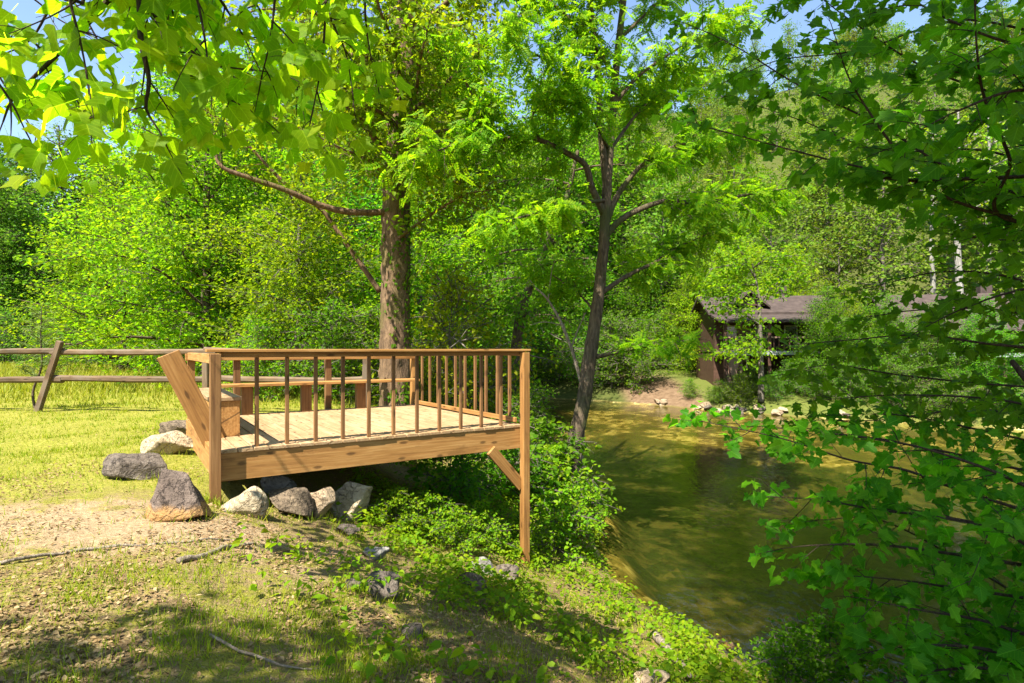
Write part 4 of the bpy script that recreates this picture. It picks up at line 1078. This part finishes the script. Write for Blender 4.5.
# far bank edge
for k, (px, d, s, mt, lb) in enumerate([
 (612, 38.5, 1.9, 'dark', 'dark bush at the far waterline right of the slender river tree'),
 (640, 38, 1.7, 'mid', 'round bush at the far waterline left of the bare clay slope'),
 (590, 40, 1.7, 'mid', 'bush at the far waterline seen behind the slender river tree'),
 (560, 42, 1.6, 'bright', 'sunlit bush at the far waterline left of the slender river tree'),
 (535, 43, 1.7, 'mid', 'bush at the far waterline seen past the tall deck post'),
 (505, 45, 1.8, 'mid', 'bush on the far bank seen behind the deck railing'),
 (740, 31.2, .62, 'bright', 'low leafy bush on the waterline in front of the cabin porch'),
 (775, 30.4, .55, 'mid', 'low bush on the waterline right of the cabin tree trunk'),
 (715, 32.0, .38, 'bright', 'small plant on the grassy slope left of the cabin'), (722, 31.9, .5, 'mid', 'low bush under the left end of the cabin porch'), (755, 32.0, .62, 'mid', 'bush under the middle of the cabin porch beside the slim trunk'), (790, 31.6, .7, 'dark', 'dark bush under the right end of the cabin porch'), (690, 33.5, .45, 'bright', 'small bush on the top of the clay slope'), (815, 29.6, .75, 'mid', 'bush on the waterline between the two cabins'), (850, 28.5, .8, 'mid', 'bush on the waterline left of the second cabin'), (900, 27, .8, 'dark', 'bush on the waterline in front of the second cabin'), (950, 25.5, .8, 'mid', 'bush on the waterline right of the second cabin door')]):
    put(tS, at(px, d), d, s, lb, mt)
for k, (px, d, s, tp_, mt, lb) in enumerate([
 (640, 46, 1.2, tC, 'mid', 'dark green tree on the far bank left of the cabin'),
 (585, 48, 1.3, tC, 'mid', 'green tree on the far bank behind the slender river tree'),
 (670, 50, 1.2, tA, 'bright', 'bright tree on the far bank above the clay slope'),
 (540, 50, 1.3, tA, 'mid', 'tree on the far bank seen above the tall deck post'),
 (700, 42.5, .8, tA, 'bright', 'yellow green tree rising behind the cabin roof'),
 (790, 43, .9, tC, 'bright', 'tree standing behind the cabin at its right end'),
 (828, 30.5, .60, tC, 'mid', 'leafy small tree hiding the right end of the first cabin'), (885, 28.5, .55, tC, 'mid', 'small tree on the waterline left of the second cabin door'), (935, 27, .50, tC, 'dark', 'small dark tree standing before the second cabin'), (985, 26, .52, tC, 'mid', 'small tree at the waterline before the right end of the second cabin'),
 (845, 33, .62, tC, 'bright', 'leafy tree on the far bank between the two cabins'), (735, 41, .95, tA, 'lime', 'lime green tree rising just over the cabin ridge')]):
    put(tp_, at(px, d), d, s, lb, mt)
# tree with pale stem in front of the cabin
t = Tree(301)
q, u = resample(np.array([P(*p) for p in [(761, 402, 30.6), (761, 370, 30.6), (760, 330, 30.6), (759, 300, 30.6), (756, 280, 30.6), (752, 262, 30.6)]]), .2)
tube(t.wood, q, np.interp(u, [0, u[-1]], [.17, .02]), 9, .12, 4)
for pts in ([(760, 325, 30.6), (740, 312, 30), (720, 305, 29.6)], [(759, 305, 30.6), (775, 285, 30), (795, 275, 30)], [(760, 340, 30.6), (745, 348, 29.6), (725, 352, 29)], [(752, 265, 30.6), (730, 265, 30), (700, 272, 29.6)], [(756, 285, 30.6), (735, 285, 30), (705, 290, 29.5)], [(753, 268, 30.6), (770, 258, 30), (800, 255, 30)], [(755, 278, 30.6), (740, 250, 30.4), (735, 240, 30.3)]):
    l_ = px_limb(t, pts, .05, .015, n=6, step=.1); t.side(l_, 26, .7, 1.6, .12, .5, .2, .012, .1, .09, .2, 3, 3)
o = thing('slim_tree', 'slim pale stemmed tree standing in front of the cabin porch', 'tree', P(761, 402, 30.6)); finish(t, o, M['bark_grey'], OVATE, .20, M['bright'], droop=.2)
# pale trunks on the hill at the right
for k, (px, d, top, lb) in enumerate([(932, 44, 205, 'leftmost of three whitish trunks on the right hillside'), (958, 42, 170, 'middle and broadest of three whitish trunks on the right hillside'), (988, 45, 200, 'rightmost of three whitish trunks on the right hillside')]):
    t = Tree(310 + k); b = np.array((at(px, d), d, h1(at(px, d), d)))
    q, u = resample(np.array([b - (0, 0, .3), b + (.1, 0, 4), b + (-.05, 0, 8), b + (.1, 0, 13), b + (0, 0, 17)]), .3)
    tube(t.wood, q, np.interp(u, [0, u[-1]], [.32 if k == 1 else .24, .06]), 10, .08, k)
    for j_ in range(12):
        az = j_ * 2.4; z = 9.5 + 7 * j_ / 12; i0 = np.argmin(abs(q[:, 2] - b[2] - z)); v = np.array((math.cos(az), math.sin(az), .5)); s = np.linspace(0, 1, 5)[:, None]
        c = q[i0] + v * s * rng.uniform(1.5, 2.8); tube(t.wood, c, np.linspace(.06, .015, 5), 5, cap=False); t.side(c, 9, .6, 1.3, .2, .5, .1, .01, .1, .16, .2, 3, 2)
    o = thing('birch_tree', lb, 'tree', b); finish(t, o, M['bark_pale'], DIAM, .28, M['bright'])
# pine sapling at the fence
t = Tree(320); b = P(36, 414, 12.3); b[2] = h1(b[0], b[1])
q, u = resample(np.array([b - (0, 0, .1), b + (-.06, 0, .35), b + (.12, 0, .9), b + (.1, 0, 1.5), b + (.12, 0, 2.15)]), .06); tube(t.wood, q, np.interp(u, [0, u[-1]], [.03, .008]), 7, .1, 2)
for k in range(26):
    f = k / 26; i0 = int((.32 + .66 * f) * (len(q) - 1)); az = k * 2.4; v = np.array((math.cos(az), math.sin(az), .45))
    t.twig_from(q[i0], unit(v), .55 * (1 - .65 * f), .0, .006, .006, .02)
o = thing('pine_sapling', 'thin young pine with feathery pale needles beside the leaning fence post', 'sapling', b)
w = t.wood.build('trunk', M['bark'], o); w.location = -Vector(b)
NEED = (np.array([(-.05, 0, 0), (.05, 0, 0), (.03, 1, 0), (-.03, 1, 0)], float), np.array([(0, 1, 2, 3)]))
c = t.leaf_acc(NEED, .11, nz=.3, jit=.8).build('crown', M['needle'], o, smooth=False); c.location = -Vector(b)

# ------------------------------------------------------------------ bank shrubs and plants
BS = [
 (553, 500, 10.6, .78, 'weed', 'bright leafy shrub on the bank just right of the tall deck post'),
 (572, 520, 9.8, .5, 'weed', 'small bright shrub overhanging the water right of the tall deck post'),
 (545, 470, 11.0, 1.0, 'mid', 'green shrub behind the tall post below the deck corner'),
 (500, 470, 10.2, .9, 'mid', 'shaded shrub under the deck beside the brace'),
 (450, 480, 9.0, .7, 'mid', 'shaded leafy plant in the dark under the deck'),
 (555, 560, 8.4, .55, 'weed', 'low bright plant at the foot of the tall deck post'),
 (568, 560, 9.1, .42, 'weed', 'plant on the bank edge between tall post and water'),
 (480, 530, 7.4, .36, 'weed', 'small sunlit plant left of the tall post under the beam'),
 (430, 525, 6.8, .33, 'weed', 'small sunlit plant right of the whitish end rock'),
 (396, 520, 6.6, .30, 'weed', 'small plant touching the whitish end rock'),
 (455, 560, 6.6, .30, 'weed', 'sunlit weed clump in the middle of the bank below the beam'),
 (520, 560, 7.8, .34, 'weed', 'weed clump on the left of the tall post foot'),
]
for (px, py, d, s, mt, lb) in BS:
    x = at(px, d); put(tS2, x, d, s, lb, mt, ws=s * 1.05)
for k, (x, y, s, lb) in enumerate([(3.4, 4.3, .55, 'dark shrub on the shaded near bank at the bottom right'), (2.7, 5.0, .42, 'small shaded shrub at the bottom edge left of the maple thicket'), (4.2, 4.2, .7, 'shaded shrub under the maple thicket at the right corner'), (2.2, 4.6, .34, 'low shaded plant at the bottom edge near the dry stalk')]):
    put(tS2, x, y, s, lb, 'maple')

# ------------------------------------------------------------------ grass, weeds, litter (nobody could count them)
def scatter(n, dmin, dmax, xl, xr, r_):
    d = np.exp(r_.uniform(math.log(dmin), math.log(dmax), n)); x = d * r_.uniform(xl, xr, n); return x, d
def off_deck(x, y):
    a, b = deck_local(x, y); return ~((a > -.06) & (a < DL + .05) & (b > -.1) & (b < DW + .1))
r_ = np.random.default_rng(55)
def sandr(x, y):
    return np.sqrt(((x + 3.05) * .5) ** 2 + ((y - 4.45) * 1.25) ** 2) + (fbm(x * 2, y * 2, 71, 3) - .44) * 1.4
def lawnmask(x, y):
    b = (fbm(x * .8, y * .8, 72, 3) - .44) * 4
    f = np.clip((y - .35 * x + b - 5.2) / 2.0, 0, 1) * np.clip((-.9 - x) / 2.0, 0, 1)
    return f
acc = Acc()
x, y = scatter(330000, 1.9, 26, -1.25, .35, r_)
dn = sdist(NEAR, x, y)
patch = np.clip((fbm(x * 2.6, y * 2.6, 73, 3) - .42) * 7, 0.0, 1)
lm = lawnmask(x, y)
prob = np.maximum(lm * (.16 + .84 * patch), .05 + patch * .34) * np.clip((sandr(x, y) - .45) * 1.2, .13, 1) * (dn > .15)
k = (r_.random(len(x)) < prob) & off_deck(x, y)
x, y, lm = x[k], y[k], lm[k]; z = H(x, y); n = len(x); print('grass', n)
az = r_.uniform(0, 6.28, n); yd = np.column_stack((np.cos(az), np.sin(az), np.zeros(n)))
up = np.column_stack((r_.normal(0, .35, n), r_.normal(0, .35, n), np.ones(n)))
hgt = (.018 + .035 * r_.random(n) + .03 * (lm < .3) * r_.random(n)) * (1 + .035 * y) * np.where(r_.random(n) < .04, 1.9, 1.0)
V, Q, T = BLADE
u_ = unit(up); yy = unit(yd - u_ * np.sum(yd * u_, 1, keepdims=True)); xx = np.cross(yy, u_)
wd_ = (.0035 + .0007 * y)
Wv = np.column_stack((x, y, z - .004))[:, None, :] + V[None, :, 0:1] * (xx * wd_[:, None])[:, None] + V[None, :, 1:2] * (yy * hgt[:, None])[:, None] + V[None, :, 2:3] * (u_ * hgt[:, None])[:, None]
off = (np.arange(n) * 5)[:, None, None]
acc.add(Wv.reshape(-1, 3), (Q[None] + off).reshape(-1, 4), (T[None] + off).reshape(-1, 3))
rk = [o for o in bpy.data.objects if o.name.startswith('rock') and o.location.y < 9 and o.location.z > -1.4 and 'group' not in o]
tx = []; ty = []
for o in rk:
    m_ = 60; a_ = r_.uniform(0, 6.28, m_); w_ = o.dimensions.x * .5; d_ = o.dimensions.y * .5
    tx.append(o.location.x + np.cos(a_) * (w_ * r_.uniform(.8, 1.15, m_) + .01)); ty.append(o.location.y + np.sin(a_) * (d_ * r_.uniform(.8, 1.15, m_) + .01))
m_ = 160; px0, py0 = DO + E1 * -.05 + E2 * -.09; tx.append(px0 + r_.normal(0, .09, m_)); ty.append(py0 + r_.normal(0, .08, m_))
x = np.concatenate(tx); y = np.concatenate(ty); n = len(x); z = H(x, y)
az = r_.uniform(0, 6.28, n); yd = np.column_stack((np.cos(az), np.sin(az), np.zeros(n))); u_ = unit(np.column_stack((r_.normal(0, .4, n), r_.normal(0, .4, n), np.ones(n))))
yy = unit(yd - u_ * np.sum(yd * u_, 1, keepdims=True)); xx = np.cross(yy, u_); hgt = r_.uniform(.04, .13, n); wd_ = np.full(n, .007)
Wv = np.column_stack((x, y, z - .004))[:, None, :] + V[None, :, 0:1] * (xx * wd_[:, None])[:, None] + V[None, :, 1:2] * (yy * hgt[:, None])[:, None] + V[None, :, 2:3] * (u_ * hgt[:, None])[:, None]
off = (np.arange(n) * 5)[:, None, None]
acc.add(Wv.reshape(-1, 3), (Q[None] + off).reshape(-1, 4), (T[None] + off).reshape(-1, 3))
tag(acc.build('lawn_grass', M['grass'], smooth=False), 'short yellow green grass of the lawn and the bank', 'grass', kind='stuff')
# tall meadow grass beyond the fence
acc = Acc(); n = 42000
x, y = scatter(n, 12.6, 44, -1.2, -.12, r_)
k = (sdist(NEAR, x, y) > 2) & (r_.random(n) < np.clip((y - 12) / 9, .25, 1)) ; x, y = x[k], y[k]; n = len(x); z = H(x, y)
az = r_.uniform(0, 6.28, n); yd = np.column_stack((np.cos(az), np.sin(az), np.zeros(n))); up = np.column_stack((r_.normal(0, .25, n), r_.normal(0, .25, n), np.ones(n)))
hgt = r_.uniform(.2, .5, n) * np.clip((y - 11) / 6, .3, 1.2); u_ = unit(up); yy = unit(yd - u_ * np.sum(yd * u_, 1, keepdims=True)); xx = np.cross(yy, u_)
wd_ = .012 + .0012 * y
Wv = np.column_stack((x, y, z - .01))[:, None, :] + V[None, :, 0:1] * (xx * wd_[:, None])[:, None] + V[None, :, 1:2] * (yy * hgt[:, None])[:, None] + V[None, :, 2:3] * (u_ * hgt[:, None])[:, None]
off = (np.arange(n) * 5)[:, None, None]
acc.add(Wv.reshape(-1, 3), (Q[None] + off).reshape(-1, 4), (T[None] + off).reshape(-1, 3))
tag(acc.build('meadow_grass', M['meadow'], smooth=False), 'tall pale meadow grass beyond the fence', 'grass', kind='stuff')
# leafy ground cover on the bank
acc = Acc(); n = 9000
x = r_.uniform(-2.2, 3.6, n); y = r_.uniform(2.6, 13, n)
dn = sdist(NEAR, x, y); pm = np.clip((fbm(x * 1.7, y * 1.7, 81, 3) - .40) * 7, 0, 1)
wt = np.clip((4.8 - dn) / 1.6, 0, 1) * np.clip(pm + .15 * (dn < 2), 0, 1)
k = (dn > .05) & (r_.random(n) < wt); x, y = x[k], y[k]; n = len(x)
sz = r_.uniform(.5, 1.25, n)
for kk in range(9):
    az = r_.uniform(0, 6.28, n); rr = r_.uniform(.01, .11, n) * sz; hh = r_.uniform(.03, .17, n) * sz
    px_, py_ = x + np.cos(az) * rr, y + np.sin(az) * rr
    pos = np.column_stack((px_, py_, H(px_, py_) + hh))
    dr = np.column_stack((np.cos(az), np.sin(az), r_.uniform(-.5, .2, n)))
    nrm = np.array((0, 0, .8)) + r_.normal(size=(n, 3)) * .4 + dr * .2
    leaves(acc, OVATE, pos, dr, nrm, r_.uniform(.022, .07, n) * sz)
print('cover', n)
tag(acc.build('ground_cover', M['weed'], smooth=False), 'bright leafy weeds carpeting the sunny bank', 'ground cover', kind='stuff')
# dead leaves
acc = Acc(); n = 40000
x, y = scatter(n, 2.0, 9.5, -.95, .30, r_)
pm = np.clip((fbm(x * 1.7, y * 1.7, 91, 3) - .36) * 5, .05, 1); dn = sdist(NEAR, x, y)
k = (r_.random(n) < pm * np.clip((8.0 - dn), .05, 1)) & (dn > .3); x, y = x[k], y[k]; n = len(x)
pos = np.column_stack((x, y, H(x, y) + r_.uniform(.004, .02, n))); dr = np.column_stack((r_.normal(size=(n, 2)), r_.normal(0, .25, n)))
leaves(acc, OVATE, pos, dr, np.array((0, 0, 1)) + r_.normal(size=(n, 3)) * .35, r_.uniform(.008, .034, n))
tag(acc.build('leaf_litter', M['litter'], smooth=False), 'dry tan leaves scattered over the bare soil and bank', 'leaf litter', kind='stuff')

# ------------------------------------------------------------------ cabins on the far bank
def add_poly(acc, pts, faces):
    for f in faces:
        V = [pts[i] for i in f]
        if len(f) == 4: acc.add(V, [(0, 1, 2, 3)])
        else: acc.add(V, None, [(0, 1, 2)])
def gable(acc, x0, x1, y0, y1, ze, zr, ov=.45, th=.14):
    """gabled roof, ridge along x, as a solid slab"""
    ym = (y0 + y1) / 2; a = (zr - ze) / (ym - y0); X0, X1 = x0 - ov, x1 + ov; Y0, Y1 = y0 - ov, y1 + ov; zo = ze - a * ov
    V = [(X0, Y0, zo), (X1, Y0, zo), (X1, ym, zr), (X0, ym, zr), (X0, Y1, zo), (X1, Y1, zo)]
    V += [(p[0], p[1], p[2] - th) for p in V]
    Q = [(0, 1, 2, 3), (3, 2, 5, 4), (7, 6, 9, 8), (8, 9, 10, 11), (0, 6, 7, 1), (4, 5, 11, 10), (0, 3, 9, 6), (3, 4, 10, 9), (1, 7, 8, 2), (2, 8, 11, 5)]
    acc.add(V, Q)
def cabin(name, label, ox, oy, rz, w, dp, zf, ze, zr, dormer=True, zground=-1.2):
    """floor height zf, eaves ze, ridge zr; porch along the river front"""
    r = thing(name, label, 'cabin', (ox, oy, 0), rz); cw, cl = M['cabinwood'], M['cabinlight']
    acc = Acc()
    ym = dp / 2
    pts = [(0, 0, zf), (w, 0, zf), (w, dp, zf), (0, dp, zf), (0, 0, ze), (w, 0, ze), (w, dp, ze), (0, dp, ze), (0, ym, zr - .15), (w, ym, zr - .15)]
    acc.add(pts, [(0, 1, 5, 4), (1, 2, 6, 5), (2, 3, 7, 6), (3, 0, 4, 7), (0, 3, 2, 1)], [(4, 8, 7), (5, 6, 9)])
    acc.build('wall', cw, r, False)
    acc = Acc(); gable(acc, 0, w, 0, dp, ze, zr); acc.build('roof', M['roof'], r, False)
    pd = 2.6
    acc = Acc()   # porch roof: lower lean-to
    V = [(-.3, -pd - .3, ze - .75), (w + .3, -pd - .3, ze - .75), (w + .3, -.02, ze - .22), (-.3, -.02, ze - .22)]; V += [(p[0], p[1], p[2] - .12) for p in V]
    acc.add(V, [(0, 1, 2, 3), (7, 6, 5, 4), (0, 4, 5, 1), (1, 5, 6, 2), (2, 6, 7, 3), (3, 7, 4, 0)]); acc.build('porch_roof', M['roof'], r, False)
    plank('porch_floor', r, (-.1, -pd / 2, zf), (w + .1, -pd / 2, zf), pd, .16, cl, side=(0, 1, 0))
    plank('porch_edge', r, (-.12, -pd - .02, zf - .02), (w + .12, -pd - .02, zf - .02), .22, .05, M['metal'])
    n = max(3, int(w / 2.1))
    for k in range(n + 1):
        x = .05 + (w - .1) * k / n
        plank('porch_post', r, (x, -pd + .1, zground - .5), (x, -pd + .1, ze - .84), .16, .16, cw, side=(1, 0, 0))
    plank('railing', r, (0, -pd + .1, zf + .85), (w, -pd + .1, zf + .85), .09, .08, cl)
    acc_n = int(w / .28)
    for k in range(acc_n):
        x = .14 + k * .28; plank('baluster', r, (x, -pd + .1, zf + .1), (x, -pd + .1, zf + .81), .05, .04, cw, side=(1, 0, 0), bev=0)
    # braces under the porch and a skirt at the left
    plank('skirt', r, (0, -pd + .25, (zf + zground) / 2 - .05), (1.0, -pd + .25, (zf + zground) / 2 - .05), zf - zground - .25, .05, cl)
    plank('brace', r, (.05, -pd + .17, zf - .15), (.52, -pd + .17, zground + .35), .10, .06, cw); plank('brace', r, (1.0, -pd + .17, zf - .15), (.54, -pd + .17, zground + .35), .10, .06, cw)
    plank('foundation', r, (0, dp / 2, (zf + zground) / 2 - .3), (w, dp / 2, (zf + zground) / 2 - .3), dp - .5, zf - zground + .4, cw, side=(0, 1, 0))
    for x in [.9] + list(np.arange(2.7, w - .6, 1.7)):
        fr = plank('window', r, (x - .38, -.02, zf + 1.15), (x + .38, -.02, zf + 1.15), .95, .06, M['white'])
        gp = link('pane', box_mesh('pane', .62, .80, .03, M['glass'], 0), fr); gp.location = (0, 0, .025)
    d = plank('door', r, (1.75, -.03, zf + .1), (1.75, -.03, zf + 1.95), .8, .06, M['cabinlight'], side=(1, 0, 0))
    if dormer:
        acc = Acc(); dx0, dx1 = w * .16, w * .42; dm = (dx0 + dx1) / 2; zb = ze + .3; a = (zr - ze) / ym
        acc.add([(dx0, .3, zb), (dx1, .3, zb), (dm, .3, zr - .15)], None, [(0, 1, 2)]); acc.build('dormer_face', cw, r, False)
        acc = Acc(); th = .12
        for s, xa in ((1, dx0 - .25), (-1, dx1 + .25)):
            V = [(xa, 0, zb - .2), (dm, 0, zr), (dm, ym, zr), (xa, (zb - .2 - ze) / a, zb - .2)]; V += [(p[0], p[1], p[2] + th) for p in V]
            acc.add(V, [(0, 1, 2, 3), (7, 6, 5, 4), (0, 4, 5, 1), (1, 5, 6, 2), (2, 6, 7, 3), (3, 7, 4, 0)])
        acc.build('dormer_roof', M['roof'], r, False)
    plank('chimney', r, (w * .7, dp * .62, ze), (w * .7, dp * .62, zr + .7), .6, .6, M['roof'], side=(1, 0, 0))
    return r
cabin('cabin', 'dark brown wooden cabin with porch on stilts above the far bank', 12.3, 35.4, -.12, 7.2, 6, 1.1, 3.65, 4.75)
cabin('cabin', 'second cabin farther right, its roof glimpsed through the maple leaves', 22.5, 34.2, -.28, 8.5, 6, 1.0, 3.1, 4.7, False)

# ------------------------------------------------------------------ light, sky, camera
SUN_EL, SUN_FROM = 55, (-.50, -.78)
az = math.atan2(SUN_FROM[0], SUN_FROM[1])         # clockwise from +Y
d = Vector((SUN_FROM[0], SUN_FROM[1], 0)).normalized() * math.cos(R(SUN_EL)) + Vector((0, 0, math.sin(R(SUN_EL))))
sl = bpy.data.lights.new('sun', 'SUN'); sl.energy = 4.6; sl.angle = R(.53); sl.color = (1, .95, .85)
so = bpy.data.objects.new('sun', sl); COL.objects.link(so); so.rotation_euler = d.to_track_quat('Z', 'Y').to_euler(); so.location = d * 50
w = bpy.data.worlds.new('World'); scene.world = w; w.use_nodes = True; nt = w.node_tree; nt.nodes.clear()
sky = nt.nodes.new('ShaderNodeTexSky'); sky.sky_type = 'NISHITA'; sky.sun_disc = False
sky.sun_elevation = R(SUN_EL); sky.sun_rotation = az % (2 * math.pi); sky.air_density = 1.0; sky.dust_density = .6; sky.ozone_density = 1.2
bg = nt.nodes.new('ShaderNodeBackground'); bg.inputs[1].default_value = .085
ou = nt.nodes.new('ShaderNodeOutputWorld'); nt.links.new(sky.outputs[0], bg.inputs[0]); nt.links.new(bg.outputs[0], ou.inputs[0])
cd = bpy.data.cameras.new('camera'); cam = bpy.data.objects.new('camera', cd); COL.objects.link(cam); scene.camera = cam
cam.location = (0, 0, EYE); cam.rotation_euler = (R(90), 0, 0)
cd.sensor_width = 36; cd.lens = F / 1024 * 36; cd.shift_y = (HOR - 341.5) / 1024; cd.clip_end = 3000; cd.clip_start = .05
scene.view_settings.view_transform = 'Standard'; scene.view_settings.look = 'None'; scene.view_settings.exposure = 1.95
scene.render.engine = 'CYCLES'
cy = scene.cycles
cy.max_bounces = 8; cy.diffuse_bounces = 5; cy.glossy_bounces = 3; cy.transmission_bounces = 5; cy.transparent_max_bounces = 8
cy.caustics_reflective = False; cy.caustics_refractive = False; cy.sample_clamp_indirect = 6
